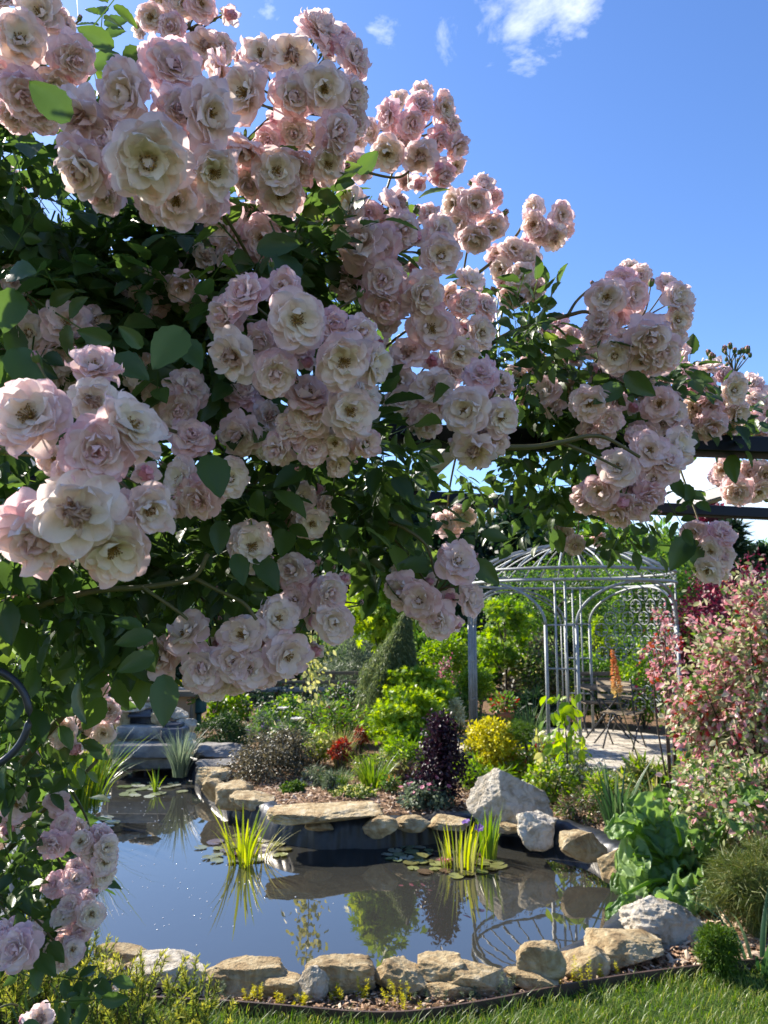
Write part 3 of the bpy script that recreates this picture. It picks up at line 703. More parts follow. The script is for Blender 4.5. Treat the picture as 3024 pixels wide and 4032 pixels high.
# ---------------------------------------------------------------- waterfall of stacked stones
wf = empty('waterfall', tuple(gp(600, 3022, 0)), 'stacked stone waterfall with slate ledges at the back end of the pond', 'waterfall')
D0 = gp(600, 3022, 0)[1]
def wbox(name, x0, y0, x1, y1, Y, dep, mat, bev=.012):
    A = at(x0, y1, Y); B = at(x1, y0, Y); mb = MB()
    box(mb, ((A[0] + B[0]) / 2, Y + dep / 2, (A[2] + B[2]) / 2), (B[0] - A[0], dep, B[2] - A[2]), 0, .5, 0, bev); return mb.build(name, M[mat], wf)
wbox('wall', 440, 2985, 690, 3030, D0 + .05, .5, 'grey_rock')
wbox('slate_ledge', 430, 2935, 680, 2988, D0 - .02, .55, 'grey_rock')
wbox('slate_ledge', 455, 2862, 640, 2912, D0 + .25, .5, 'grey_rock', .008)
wbox('wall', 470, 2905, 640, 2940, D0 + .30, .5, 'grey_rock')
wbox('spout', 505, 2795, 600, 2855, D0 + .45, .4, 'basin', .02)
wbox('trough', 500, 2815, 605, 2826, D0 + .38, .3, 'basin', .01)
wbox('basin', 628, 2868, 722, 2935, D0 + .15, .3, 'basin', .02)
wbox('basin', 640, 2850, 712, 2880, D0 + .20, .25, 'iron', .02)
for k, (x0, y0, x1, y1, mat, dY) in enumerate([(440, 2755, 620, 2800, 'white_rock', .35), (430, 2735, 560, 2768, 'white_rock', .5), (440, 2790, 510, 2862, 'tan', .35), (595, 2785, 660, 2845, 'tan', .35), (655, 2775, 740, 2835, 'white_rock', .45), (610, 2830, 690, 2870, 'tan', .3), (690, 2820, 770, 2885, 'white_rock', .35), (700, 2880, 770, 2935, 'grey_rock', .2), (715, 2900, 780, 2950, 'white_rock', .1), (410, 2860, 470, 2940, 'grey_rock', .2), (540, 2725, 660, 2760, 'white_rock', .5)]):
    Yk = D0 + dY; zb = at((x0 + x1) / 2, y1, Yk)[2]
    rock('', x0, y0, x1, y1, mat, 60 + k, base=zb, D=Yk, dk=.9, parent=wf, name='stone', ex=3.5, Hf=.9)
# wooden cabinet behind it
YB = D0 + 1.6
cab = empty('wooden_cabinet', tuple(at(700, 2870, YB) * [1, 1, 0]), 'cedar garden cabinet with an overhanging lid behind the waterfall', 'cabinet')
def cbox(name, x0, y0, x1, y1, Y, dep, mat, parent, bev=.006):
    A = at(x0, y1, Y); B = at(x1, y0, Y); mb = MB()
    box(mb, ((A[0] + B[0]) / 2, Y + dep / 2, (A[2] + B[2]) / 2), (B[0] - A[0], dep, B[2] - A[2]), 0, .5, 0, bev); return mb.build(name, M[mat], parent)
A = at(690, 2740, YB); B = at(755, 2740, YB)
cbox('body', 470, 2742, 755, 2890, YB, .6, 'woodbox', cab)
cbox('lid', 400, 2722, 788, 2745, YB - .12, .85, 'wood', cab)
cbox('corner_post', 745, 2744, 760, 2890, YB - .012, .03, 'wood', cab, .002)
tag(cbox('roof_tile', 690, 2708, 740, 2722, YB + .1, .25, 'grey_rock', None), 'grey roof tile lying on the cabinet lid as a weight', 'tile')
# green box beside it
gb = empty('utility_box', tuple(at(780, 2870, YB + .2) * [1, 1, 0]), 'dark green plastic box on a stand right of the cedar cabinet', 'box')
cbox('body', 758, 2752, 802, 2810, YB + .2, .2, 'green_plastic', gb, .015); cbox('stand', 772, 2810, 788, 2880, YB + .25, .05, 'green_plastic', gb)
# railing fence behind the beds
YF = 12.2
fa, fb = at(960, 2700, YF), at(1460, 2700, YF)
fen = empty('railing_fence', (float((fa[0] + fb[0]) / 2), YF, zg(YF)), 'weathered grey horizontal rail fence behind the flower beds', 'fence')
for k, yp in enumerate((2650, 2685, 2715)):
    mb = MB(); z = at(1200, yp, YF)[2]; beam(mb, (fa[0], YF, z), (fb[0], YF, z), .05, .075 if k == 2 else .05); mb.build('rail', M['wood'] if k != 2 else M['raftertop'], fen)
for px in (980, 1090, 1200, 1310, 1430):
    p = at(px, 2640, YF + .05); mb = MB(); box(mb, (p[0], YF + .06, zg(YF) + .0 + (p[2] - zg(YF)) / 2), (.07, .05, p[2] - zg(YF)), 0, .5, 0, .005); mb.build('post', M['wood'], fen)

# ---------------------------------------------------------------- pergola
per = empty('pergola', (0.35, 2.2, 0.0), 'dark steel pergola of two beams and cross rafters carrying the rose', 'pergola')
zb = 1.965
def onz(px, py, z): 
    d = ray(px, py); t = (z - CAMZ) / d[2]; return d * t + np.array([0, 0, CAMZ])
b1a, b1b = onz(1480, 1712, zb + .02), onz(3024, 1765, zb + .02)
b2a, b2b = onz(1440, 1950, zb + .02), onz(3024, 2024, zb + .02)
def ext(a, b, l, r): u = unit(b - a); return a - u * l, b + u * r
b1a, b1b = ext(b1a, b1b, 1.35, 1.1); b2a, b2b = ext(b2a, b2b, 1.65, 1.0)
mb = MB(); beam(mb, b1a, b1b, .075, .043); mb.build('beam', M['beamtop'], per)
mb = MB(); beam(mb, b2a, b2b, .06, .043); mb.build('beam', M['beamtop'], per)
for px2, dx in ((1617, .12), (2790, .10), (4000, .08), (400, .14)):
    t = onz(px2, 2000, zb + .02); u = unit(b2b - b2a); p2 = b2a + u * ((t[0] - b2a[0]) / u[0])
    u1 = unit(b1b - b1a); p1 = b1a + u1 * ((p2[0] + dx - b1a[0]) / u1[0])
    up = np.array([0, 0, .044]); p1, p2 = ext(p1 + up, p2 + up, .15, .15)
    mb = MB(); beam(mb, p1, p2, .055, .045); mb.build('rafter', M['raftertop'], per)
for p in (b1a, b1b, b2a, b2b):
    mb = MB(); box(mb, (p[0], p[1], (zb - .003) / 2), (.06, .06, zb - .003), 0, .5, 0, .004); mb.build('post', M['beamtop'], per)
# round hoop plant support at the left edge
hp = at(-112, 2832, .95); hoop = empty('hoop_trellis', (hp[0], .95, 0), 'round black iron hoop trellis among the rose leaves at the left edge', 'trellis')
mb = MB(); rr = 198 * .95 / F
tube(mb, [hp + [rr * math.cos(t), .25 * rr * math.cos(t), rr * math.sin(t)] for t in np.linspace(0, 2 * math.pi, 48, endpoint=False)], .0045, 8, closed=True); mb.build('hoop', M['iron'], hoop)
mb = MB(); tube(mb, [(hp[0], hp[1], 0), (hp[0], hp[1], hp[2] - rr)], .004, 6); mb.build('stake', M['iron'], hoop)
st = gp(275, 4032, 0); st = at(275, 4000, 2.6)
stk = empty('garden_stake', (st[0], 2.6, 0), 'thin black iron stake rising through the yellow tipped heather', 'stake')
mb = MB(); tube(mb, [(st[0], 2.6, 0), (st[0] + .005, 2.6, .42)], .009, 6); mb.build('rod', M['iron'], stk)
mb = MB(); V, Fc = ICO2; mb.add(V * .016 + [st[0] + .005, 2.6, .43], Fc); mb.build('knob', M['iron'], stk)
# ---------------------------------------------------------------- garden plants
def root(name, label, cat, px, Y, group=None, py=None):
    if Y is None: Y = gp(px, py, 0)[1]
    x = (px - CX) / F * Y          # x depends only on depth along +Y (small pitch term folded in by at())
    x = at(px, 2443, Y)[0]
    return empty(name, (x, Y, gz(x, Y)), label, cat, group), Y
def stems(mb, base, tips, r0=.010, r1=.003, k=5, bend=.15, tint=.5):
    for t in tips:
        b = np.asarray(base, float); t = np.asarray(t, float)
        m_ = (b + t) / 2 + rng.normal(size=3) * bend * np.linalg.norm(t - b) * .35 + [0, 0, .08 * np.linalg.norm(t - b)]
        tube(mb, curve([b, m_, t], 5), np.linspace(r0, r1, 11), k, tint, cap=False)
def shrub(label, x0, y0, x1, y1, Y, mat, proto=OVAL, size=.03, n=2500, clumps=30, name='shrub', cat='shrub', shape='ball', stemmat='trunk', mats=None, mix=None, up=.5, group=None, depthk=1.0, crown='foliage', flat=0.0, gap=.30, zlow=None, stem_r=.010, nst=9):
    """x0..x1, y0..y1: how wide and high the crown stands in the picture at depth Y"""
    px = (x0 + x1) / 2; e, Y = root(name, label, cat, px, Y, group)
    gx_, gy_, gz_ = e.location
    top = at(px, y0, Y)[2]; bot = at(px, y1, Y)[2] if zlow is None else zlow
    bot = max(bot, gz_ + .01); rx = (x1 - x0) / 2 * Y / F; rz = max(.03, (top - bot) / 2); c = np.array([gx_, gy_, (top + bot) / 2])
    R = np.array([rx, rx * depthk, rz])
    if shape == 'ball': cc, d = cloud((0, 0, 0), (1, 1, 1), clumps, .35)
    elif shape == 'cone':
        t = rng.random(clumps) ** .7; a = rng.random(clumps) * 6.283; q = (1 - t) * (.5 + .5 * rng.random(clumps))
        cc = np.c_[q * np.cos(a), q * np.sin(a), t * 2 - 1]
    elif shape == 'col':
        a = rng.random(clumps) * 6.283; zz = rng.uniform(-1, 1, clumps); q = np.sqrt(rng.random(clumps)) * (1 - .45 * np.clip(zz, 0, 1)) * (.75 + .25 * np.cos(zz * 3 + 1))
        cc = np.c_[q * np.cos(a), q * np.sin(a), zz]
    elif shape == 'dome':
        cc, d = cloud((0, 0, 0), (1, 1, 1), clumps, .45); cc[:, 2] = np.abs(cc[:, 2]) * 2 - 1
    cl = c + cc * R * (1 - gap * .6)
    per = max(1, n // clumps); mbs = MB()
    s = gap * (R * .55 + R.mean() * .45)
    for k in range(clumps):
        m_ = int(per * rng.uniform(.6, 1.4)); g = np.clip(rng.normal(size=(m_, 3)), -1.9, 1.9) * .52
        if flat: g[:, 2] *= 1 - flat
        p = cl[k] + g * s * rng.uniform(.8, 1.25)
        p[:, 2] = np.maximum(p[:, 2], gz_ + .005)
        out = unit(p - c + rng.normal(size=p.shape) * .25 * R.mean()); D = unit(out * .7 + rng.normal(size=p.shape) * .55 + [0, 0, -.12]); N = unit(rng.normal(size=p.shape) * .6 + [0, 0, up] + out * .45)
        sz = size * rng.uniform(.6, 1.25, m_)
        if mats is None: scatter(mbs, proto, p, D, N, sz)
        else:
            w = rng.choice(len(mats), size=m_, p=mix)
            for q in range(len(mats)):
                if (w == q).any(): scatter(mbs, proto, p[w == q], D[w == q], N[w == q], sz[w == q], None, q)
    mbs.build(crown, [M[mat]] if mats is None else [M[q] for q in mats], e)
    if stemmat:
        ms = MB(); k = rng.choice(clumps, size=min(clumps, nst), replace=False)
        stems(ms, (gx_, gy_, gz_ - .02), cl[k], stem_r, stem_r * .3); ms.build('stem', M[stemmat], e)
    return e
def straps(label, px, y1, Y, mat, n, h, wd, spread, lean, name='strappy_plant', cat='plant', group=None, seg=6, stiff=1.0, water=False, base_r=.06, mats=None):
    e, Y = root(name, label, cat, px, Y, group, y1)
    if water: e.location.z = WZ
    b0 = np.array(e.location); mb = MB()
    for k in range(n):
        a = rng.random() * 6.283; d = np.array([math.cos(a), math.sin(a), 0]); side = np.array([-d[1], d[0], 0]) * (1 if rng.random() < .5 else -1)
        side = unit(side * .8 + np.array([1, 0, 0]) * rng.uniform(-.6, .6)); hh = h * rng.uniform(.5, 1.1); b = b0 + d * base_r * math.sqrt(rng.random()) + [0, 0, -.02]
        ln = lean * rng.uniform(.2, 1.1) + spread * .15; ts = np.linspace(0, 1, seg + 1)
        droop = rng.random() ** 2 * (1.15 - stiff)
        C = b + d * (ln * hh * ts ** 1.7)[:, None] + np.c_[np.zeros((seg + 1, 2)), hh * (ts - droop * ts ** 3)]
        w = wd * rng.uniform(.7, 1.2) * np.clip(1.05 - ts ** 2.2, .03, 1) * (.6 + .4 * np.minimum(1, ts * 4))
        V = np.stack([C - side * (w / 2)[:, None], C + d * (-w * .18)[:, None], C + side * (w / 2)[:, None]], 1).reshape(-1, 3)
        i = np.arange(seg)[:, None] * 3; Q = np.concatenate([i + [0, 1, 4, 3], i + [1, 2, 5, 4]])
        mb.add(V, Q, rng.random(), 0 if mats is None else int(rng.random() < .35))
    mb.build('blade_tuft', M[mat] if mats is None else [M[q] for q in mats], e); return e
def flowers(mb, P, r, mat=0, petals=5, up=None):
    for p in P:
        n_ = unit(np.array([0, -.35, 1]) + rng.normal(size=3) * .4) if up is None else up
        X = unit(np.cross(n_, [.3, 1, .2])); Yv = np.cross(n_, X); a = np.arange(petals) * 6.283 / petals + rng.random()
        D = np.cos(a)[:, None] * X + np.sin(a)[:, None] * Yv + n_ * .35
        scatter(mb, ROUND, np.repeat([p], petals, 0), D, np.repeat([n_], petals, 0), np.full(petals, r), None, mat)
def tree(label, px, Y, ytop, ybot, wpx, mat, proto=DIAM, size=.09, n=6000, clumps=60, name='tree', group=None, trunk_r=.09, shape='ball', gap=.26, cat='tree', mats=None, mix=None):
    e, Y = root(name, label, cat, px, Y, group); x, y, z = e.location
    top = at(px, ytop, Y)[2]; bot = max(at(px, ybot, Y)[2], z + .15); rx = wpx / 2 * Y / F; c = np.array([x, y, (top + bot) / 2]); R = np.array([rx, rx, (top - bot) / 2])
    if shape == 'ball': cc, d = cloud((0, 0, 0), (1, 1, 1), clumps, .45)
    elif shape == 'egg':
        cc, d = cloud((0, 0, 0), (1, 1, 1), clumps, .45); cc[:, :2] *= (1.05 - .45 * (cc[:, 2:] * .5 + .5))
    else:
        t = rng.random(clumps) ** .8; a = rng.random(clumps) * 6.283; q = (1.02 - t) * (.45 + .55 * rng.random(clumps)); cc = np.c_[q * np.cos(a), q * np.sin(a), t * 2 - 1]
    cl = c + cc * R * .88; mb = MB(); per = n // clumps; s = gap * (R * .5 + R.mean() * .5)
    for k in range(clumps):
        m_ = int(per * rng.uniform(.5, 1.5)); g = rng.normal(size=(m_, 3)) * .5
        if shape == 'cone': g *= [1.5, 1.5, .45]
        p = cl[k] + g * s * rng.uniform(.7, 1.3); out = unit(p - c)
        D = unit(out * .6 + rng.normal(size=p.shape) * .6 + [0, 0, -.25]); N = unit(rng.normal(size=p.shape) * .6 + [0, 0, .6] + out * .4)
        sz = size * rng.uniform(.6, 1.3, m_)
        if mats is None: scatter(mb, proto, p, D, N, sz)
        else:
            w = rng.choice(len(mats), size=m_, p=mix)
            for q in range(len(mats)):
                if (w == q).any(): scatter(mb, proto, p[w == q], D[w == q], N[w == q], sz[w == q], None, q)
    mb.build('crown', [M[mat]] if mats is None else [M[q] for q in mats], e)
    mb = MB(); tt = np.array([x, y, z]); tip = c + [0, 0, R[2] * .7]
    tube(mb, curve([tt - [0, 0, .1], (tt * 2 + tip) / 3 + rng.normal(size=3) * [.03, .03, 0] * rx, tip], 5), np.linspace(trunk_r, trunk_r * .2, 11), 7)
    kk = rng.choice(clumps, size=min(10, clumps), replace=False)
    for q in kk:
        f_ = rng.uniform(.3, .7); s0 = tt * (1 - f_) + tip * f_; tube(mb, curve([s0, (s0 + cl[q]) / 2 + [0, 0, .06 * rx], cl[q]], 4), np.linspace(trunk_r * .4, trunk_r * .08, 9), 5, cap=False)
    mb.build('trunk', M['trunk'], e); return e

# --- far woodland: every tree a thing of its own
GT = 'trees of the wood behind the garden'
wood = [(-100,46,1880,520,'con'),(330,50,1900,420,'dec'),(620,44,1960,380,'con'),(820,52,1930,430,'dec'),(1010,45,1990,330,'con'),(1190,50,1900,400,'con'),(1370,43,1980,360,'dec'),(1560,48,1880,380,'con'),(1730,44,1985,300,'con'),(1880,52,1960,420,'dec'),(2050,46,1990,320,'con'),(2230,50,2030,400,'dec'),(2420,44,2060,330,'dec'),(2600,47,2075,360,'dec'),(2760,50,2120,330,'con'),(2890,42,2065,230,'con'),(3020,45,2150,330,'con'),(3200,48,2080,420,'dec'),(1640,58,1990,380,'dec'),(1810,60,1975,360,'con'),(1960,57,2000,380,'dec'),(2130,60,2010,380,'con'),(2310,56,2060,380,'dec'),(2490,60,2080,380,'con'),(2680,58,2110,380,'dec'),(2830,57,2120,340,'dec'),(1460,60,1960,380,'dec'),(1290,58,1950,380,'con'),(1110,60,1960,380,'dec'),(920,57,1950,400,'con'),(720,60,1960,400,'dec'),(500,58,1950,420,'con'),(200,60,1950,420,'dec')]
for k, (px, Y, yt, wp, kind) in enumerate(wood):
    if kind == 'con': tree('dark conifer in the wood beyond the meadow', px, Y, yt, 2475, wp, 'green_dark', DIAM, .55, 3800, 120, 'conifer_tree', GT, .28, 'cone', .17)
    else: tree('dense broadleaf tree in the wood beyond the meadow', px, Y, yt, 2470, wp, 'green_dark' if px < 2100 else 'green_mid', DIAM, .55, 3800, 90, 'broadleaf_tree', GT, .25, 'ball', .26)
mb = MB(); n = 16000; p = np.c_[rng.uniform(-36, 36, n), rng.uniform(38, 41, n), .85 + rng.random(n) ** 1.3 * 3.2]
scatter(mb, DIAM, p, rdir(n), rdir(n) * .5 + [0, -.3, .5], rng.uniform(.3, .6, n)); tag(mb.build('undergrowth', M['green_dark']), kind='stuff')

GH = 'bushes filling the border behind the beds'
hedge = [(960,2500,260,2760,15.5,'green_mid','rounded mid green bush left of the grey willow'),(1120,2480,250,2740,17.5,'green_dark','dark bush behind the left end of the rail fence'),(1300,2500,260,2740,16.0,'green_mid','mid green bush behind the grey willow'),(1450,2490,240,2740,14.5,'green_dark','dark bush behind the maple sapling'),(1660,2470,250,2740,13.5,'green_mid','mid green bush behind the pink flowering bush'),(1800,2455,250,2700,15.5,'green_fresh','fresh green bush seen left of the gazebo posts'),(1920,2500,220,2740,16.5,'green_mid','mid green bush low between the left gazebo posts'),(2090,2500,260,2760,14.5,'olive','olive bush deep behind the left arch'),(2230,2490,230,2740,16.0,'green_dark','dark bush behind the front ladder panel'),(2360,2500,240,2740,15.0,'green_fresh','fresh bush deep behind the scroll panel'),(2480,2500,230,2760,17.0,'green_mid','mid green bush behind the right gazebo arch'),(2620,2440,260,2760,14.0,'green_mid','leafy bush between gazebo and variegated shrub'),(800,2500,300,2760,17.0,'green_mid','mid green bush behind the cedar cabinet'),(620,2500,330,2760,16.5,'green_dark','dark bush behind the yellow shrub'),(420,2500,340,2780,15.0,'green_mid','green bush behind the waterfall on the left'),(200,2520,340,2820,14.0,'green_dark','dark bush at the far left behind the reeds'),(-60,2560,340,2900,11.0,'green_mid','green bush at the far left edge behind the pond bank'),(330,2740,330,2960,11.5,'green_mid','low green bush left of the waterfall'),(110,2800,300,3050,9.5,'green_fresh','fresh green bush on the left bank behind the reeds')]
for (px, yt, wd_, yb, Y, mt, lb) in hedge:
    shrub(lb, px - wd_ / 2, yt, px + wd_ / 2, yb + 40, Y, mt, OVAL, .085, 3600, 60, name='border_bush', shape='dome', depthk=.7)
shrub('low mixed planting under the lime bush and weeping conifer', 1330, 2740, 1480, 2900, 10.0, 'green_mid', SLIM, .11, 1200, 30, mats=['green_mid', 'green_dark', 'redpurple'], mix=[.5, .3, .2])
shrub('green ground planting between feather grass and purple column', 1440, 2950, 1640, 3060, 7.9, 'green_fresh', OVAL, .04, 1500, 36, shape='dome', mats=['green_fresh', 'green_mid', 'white'], mix=[.55, .40, .05])
shrub('leafy planting behind the grey brown shrub', 1010, 2740, 1330, 2900, 10.6, 'green_mid', OVAL, .05, 2600, 50, mats=['green_mid', 'green_dark', 'green_fresh'], mix=[.5, .3, .2])
shrub('low green plants along the path before the pot', 1850, 2800, 2100, 2960, 9.6, 'green_mid', OVAL, .045, 1700, 40, shape='dome')
# --- middle trees
tree('tall mid green birch like tree behind the gazebo', 2190, 16, 2180, 2560, 480, 'green_mid', DIAM, .075, 9000, 90, 'garden_tree', None, .06)
tree('sunlit green maple standing inside the left gazebo arch view', 1985, 12.6, 2330, 2700, 250, 'green_fresh', MAPLE, .10, 1500, 26, 'maple_tree', None, .035)
tree('bright green maple sapling with large leaves left of the weeping conifer', 1500, 11.0, 2150, 2560, 320, 'green_lime', MAPLE, .125, 3200, 60, 'maple_tree', None, .03, 'egg')
tree('tall green hedge tree right of the gazebo roof', 2560, 22, 2095, 2600, 520, 'green_mid', DIAM, .12, 9000, 80, 'hedge_tree', None, .12)
tree('wine red smoke tree rising behind the pink variegated shrub', 2860, 9.4, 2150, 2950, 620, 'redpurple', OVAL, .05, 9000, 80, 'smoke_tree', None, .05, 'egg')
tree('distant red leaved tree seen through the gap between the pergola beams', 2830, 30, 1915, 2300, 150, 'redpurple', DIAM, .22, 1200, 24, 'red_tree', None, .10)
tree('slim dark green spruce top showing right under the lower beam', 2905, 24, 2050, 2500, 210, 'green_dark', SLIM, .4, 2400, 70, 'spruce_tree', None, .1, 'cone', .16)
# weeping conifer
e, Y = root('weeping_conifer', 'weeping grey green conifer with hanging branches behind the lime bush', 'conifer', 1590, 9.45); x, y, z = e.location
mb = MB(); ms = MB(); tp = at(1600, 2400, Y); tube(ms, curve([(x + .05, y, z), (x + .1, y, z + .7), tp], 6), np.linspace(.05, .02, 13), 6)
for k in range(150):
    a = rng.random() * 6.283; r = rng.uniform(.05, .60) * (1.0 if math.cos(a) < 0.0 else .42); s0 = tp - [0, 0, rng.random() * .25]; en = np.array([tp[0] - .12 + r * math.cos(a) * 1.0, y + r * math.sin(a) * .8, z + rng.uniform(.35, 1.0)])
    pts = curve([s0, s0 * .5 + en * .5 + [0, 0, .02], en], 14); pts = pts[2:]
    m_ = len(pts) * 9; P = np.repeat(pts, 9, 0) + rng.normal(size=(m_, 3)) * .022; D = unit(rng.normal(size=(m_, 3)) * .5 + [0, 0, -1]); scatter(mb, SLIM, P, D, rng.normal(size=(m_, 3)), np.full(m_, .065))
mb.build('foliage', M['weeper'], e); ms.build('trunk', M['trunk'], e)

# --- shrubs of the middle beds
shrub('pale grey green rounded willow bush behind the rail fence', 1210, 2480, 1560, 2790, 13.4, 'green_grey', SLIM, .10, 7000, 70, shape='dome')
shrub('small bright yellow shrub behind the cedar cabinet', 700, 2655, 850, 2740, 12.2, 'yellow', OVAL, .05, 900, 22)
shrub('loose fresh green shrub right of the green utility box', 800, 2690, 1010, 2880, 11.0, 'green_fresh', OVAL, .065, 1500, 34)
shrub('low dark green juniper beside the pale slab', 770, 2800, 1010, 2945, 9.6, 'juniper_dark', SLIM, .06, 4200, 50, shape='dome', flat=.4)
shrub('dark leafy bush filling the bed under the rail fence', 880, 2700, 1420, 2900, 12.6, 'green_dark', OVAL, .06, 3600, 60)
shrub('lime green layered bush, upper mound behind the lower one', 1465, 2625, 1795, 2900, 9.2, 'green_lime', MAPLE, .065, 7500, 80, flat=.5)
shrub('lime green layered bush in the centre of the bed', 1435, 2715, 1765, 3010, 8.5, 'green_lime', MAPLE, .060, 9500, 100, flat=.5)
shrub('dark purple black barberry column in the centre of the bed', 1615, 2810, 1840, 3185, 6.66, 'purple', OVAL, .034, 5200, 60, shape='col', gap=.34)
shrub('golden yellow shrub right of the purple column', 1815, 2815, 2035, 3110, 7.9, 'yellow', OVAL, .036, 5600, 70, flat=.5)
shrub('bright green low perennial under the golden shrub', 1780, 2990, 2000, 3130, 7.4, 'green_fresh', SLIM, .085, 1100, 26)
shrub('grey brown twiggy shrub at the front left of the bed', 895, 2870, 1270, 3110, 7.9, 'olive', OVAL, .027, 8500, 70, shape='dome')
shrub('cream flowering spiky bush between lime bush and gazebo post', 1730, 2760, 1850, 2890, 8.9, 'cream', DIAM, .035, 1300, 22, shape='cone')
shrub('round clipped green ball shrub behind the left gazebo posts', 1790, 2620, 1950, 2760, 10.6, 'green_fresh', DIAM, .035, 4200, 60, shape='ball')
shrub('pink flowering bush between the lime bush and the gazebo', 1710, 2580, 1830, 2760, 11.6, 'pinkflower', DIAM, .05, 900, 26, mats=['green_mid', 'pinkflower'], mix=[.65, .35])
shrub('red leaved dwarf barberry behind the green tuft', 1300, 2905, 1395, 2995, 8.2, 'redleaf', OVAL, .03, 600, 16)
shrub('bright red dwarf barberry left of the lime bush', 1385, 2860, 1460, 2935, 8.7, 'redleaf', OVAL, .03, 500, 14)
shrub('low mounded thyme cushion at the mulch edge', 1110, 3075, 1220, 3125, 7.0, 'moss', DIAM, .025, 1500, 30, shape='dome')
shrub('small silvery green herb beside the thyme cushion', 1270, 3040, 1360, 3140, 6.9, 'green_grey', SLIM, .05, 500, 16, shape='dome')
shrub('low golden creeping juniper behind the overhanging slab', 1310, 3100, 1480, 3170, 6.75, 'paleyel', DIAM, .03, 1800, 36, shape='dome', mats=['moss', 'paleyel'], mix=[.55, .45])
e = shrub('cranesbill with pink flowers at the foot of the purple column', 1560, 3080, 1770, 3205, 6.5, 'green_grey', OVAL, .035, 1500, 40, shape='dome', up=.9)
mb = MB(); c = np.array(e.location); P = c + np.c_[rng.uniform(-.2, .2, 12), rng.uniform(-.2, .1, 12), rng.uniform(.12, .24, 12)]; 
for p in P:
    mb = MB(); flowers(mb, [p], .022); mb.build('flower', M['pinkflower'], e)
shrub('dry brownish grass tuft left of the purple column', 1540, 2990, 1660, 3090, 7.6, 'straw', SLIM, .10, 700, 18, shape='dome', mats=['straw', 'mulch'], mix=[.4, .6])
shrub('loose green perennial with white specks left of the feather grass', 1080, 2820, 1240, 2960, 8.8, 'green_mid', SLIM, .09, 1100, 26, mats=['green_mid', 'green_grey', 'cream'], mix=[.5, .38, .12])
shrub('flowering bed plants between the juniper and the grey shrub', 980, 2790, 1120, 2930, 9.2, 'green_mid', SLIM, .08, 1000, 24, mats=['green_mid', 'blade_grey', 'violet'], mix=[.5, .44, .06])
shrub('light green rose bush inside the bed left of the gazebo', 1650, 2480, 1850, 2700, 12.4, 'green_fresh', OVAL, .06, 2600, 40)
shrub('olive brown shrub seen through the left gazebo arch', 2010, 2520, 2240, 2820, 12.2, 'green_mid', OVAL, .05, 4200, 50, mats=['green_mid', 'olive', 'paleyel'], mix=[.5, .35, .15])
shrub('dark green iris bed seen low through the left gazebo arch', 1990, 2730, 2240, 2900, 11.6, 'green_dark', SLIM, .16, 1500, 30)
shrub('green climbing shrub behind the right gazebo arch', 2400, 2540, 2640, 2900, 11.4, 'green_fresh', OVAL, .05, 4200, 60, mats=['green_fresh', 'green_mid'], mix=[.6, .4])
shrub('green shrub behind the table seen through the scroll panel', 2240, 2560, 2460, 2860, 12.0, 'green_mid', OVAL, .055, 3400, 46)
shrub('yellow green sapling seen through the scrolled lattice', 2310, 2430, 2400, 2600, 12.9, 'green_lime', OVAL, .07, 500, 14, shape='col')
shrub('leafy green bush climbing at the right gazebo posts', 2590, 2420, 2740, 2900, 9.9, 'green_fresh', OVAL, .045, 3800, 60, shape='col', mats=['green_fresh', 'green_mid'], mix=[.55, .45])
shrub('dark shaded bush under the wine red smoke tree', 2640, 2790, 3000, 2990, 8.6, 'green_dark', OVAL, .05, 2200, 40)
shrub('orange tinted perennial bed in front of the patio', 1990, 2890, 2320, 3050, 7.8, 'green_lime', OVAL, .045, 2200, 44, mats=['green_lime', 'redleaf', 'straw'], mix=[.68, .12, .2], shape='dome')
e = shrub('low plant with white pompom flowers in front of the lawn patch', 2110, 2960, 2380, 3090, 7.3, 'blade_grey', SLIM, .07, 1100, 34, shape='dome')
mb = MB(); V, Fc = ico(1); c = np.array(e.location)
for k in range(46):
    mb = MB(); p = c + [rng.uniform(-.3, .32), rng.uniform(-.25, .25), rng.uniform(.14, .30)]; mb.add(V * rng.uniform(.012, .02) + p, Fc, rng.random()); mb.build('flower', M['white'], e)
shrub('wispy straw coloured perennial at the edge of the lawn patch', 2400, 3010, 2660, 3170, 6.9, 'straw', SLIM, .13, 1000, 30, mats=['straw', 'blade'], mix=[.45, .55])
shrub('lime green leafy plant at the foot of the pink variegated shrub', 2640, 2950, 2760, 3090, 6.8, 'green_lime', OVAL, .045, 900, 22)
shrub('dry spreading ground cover right of the big boulder', 2170, 3110, 2350, 3270, 6.3, 'olive', SLIM, .06, 900, 26, shape='dome', mats=['olive', 'mulch', 'green_mid'], mix=[.4, .3, .3])
shrub('leafy perennials behind the feather grass', 1230, 2770, 1470, 2960, 9.2, 'green_mid', SLIM, .09, 1900, 40, mats=['green_mid', 'green_fresh', 'redpurple'], mix=[.55, .33, .12])
shrub('green bed plants between willow and lime bush', 1250, 2680, 1500, 2860, 11.0, 'green_mid', OVAL, .05, 2600, 46, mats=['green_mid', 'green_dark', 'olive'], mix=[.45, .35, .2])
shrub('mixed green bed plants around the daylily', 1380, 2960, 1600, 3100, 7.7, 'green_fresh', SLIM, .06, 1500, 40, mats=['green_fresh', 'olive', 'straw'], mix=[.5, .3, .2], shape='dome')
shrub('green bushy planting under the pink flowering bush', 1640, 2680, 1900, 2900, 10.6, 'green_mid', OVAL, .05, 2800, 46)
shrub('small orange flowered plant between tuft and barberry column', 1490, 3040, 1580, 3110, 7.0, 'green_mid', SLIM, .05, 420, 14, mats=['green_mid', 'orange'], mix=[.85, .15], shape='dome')
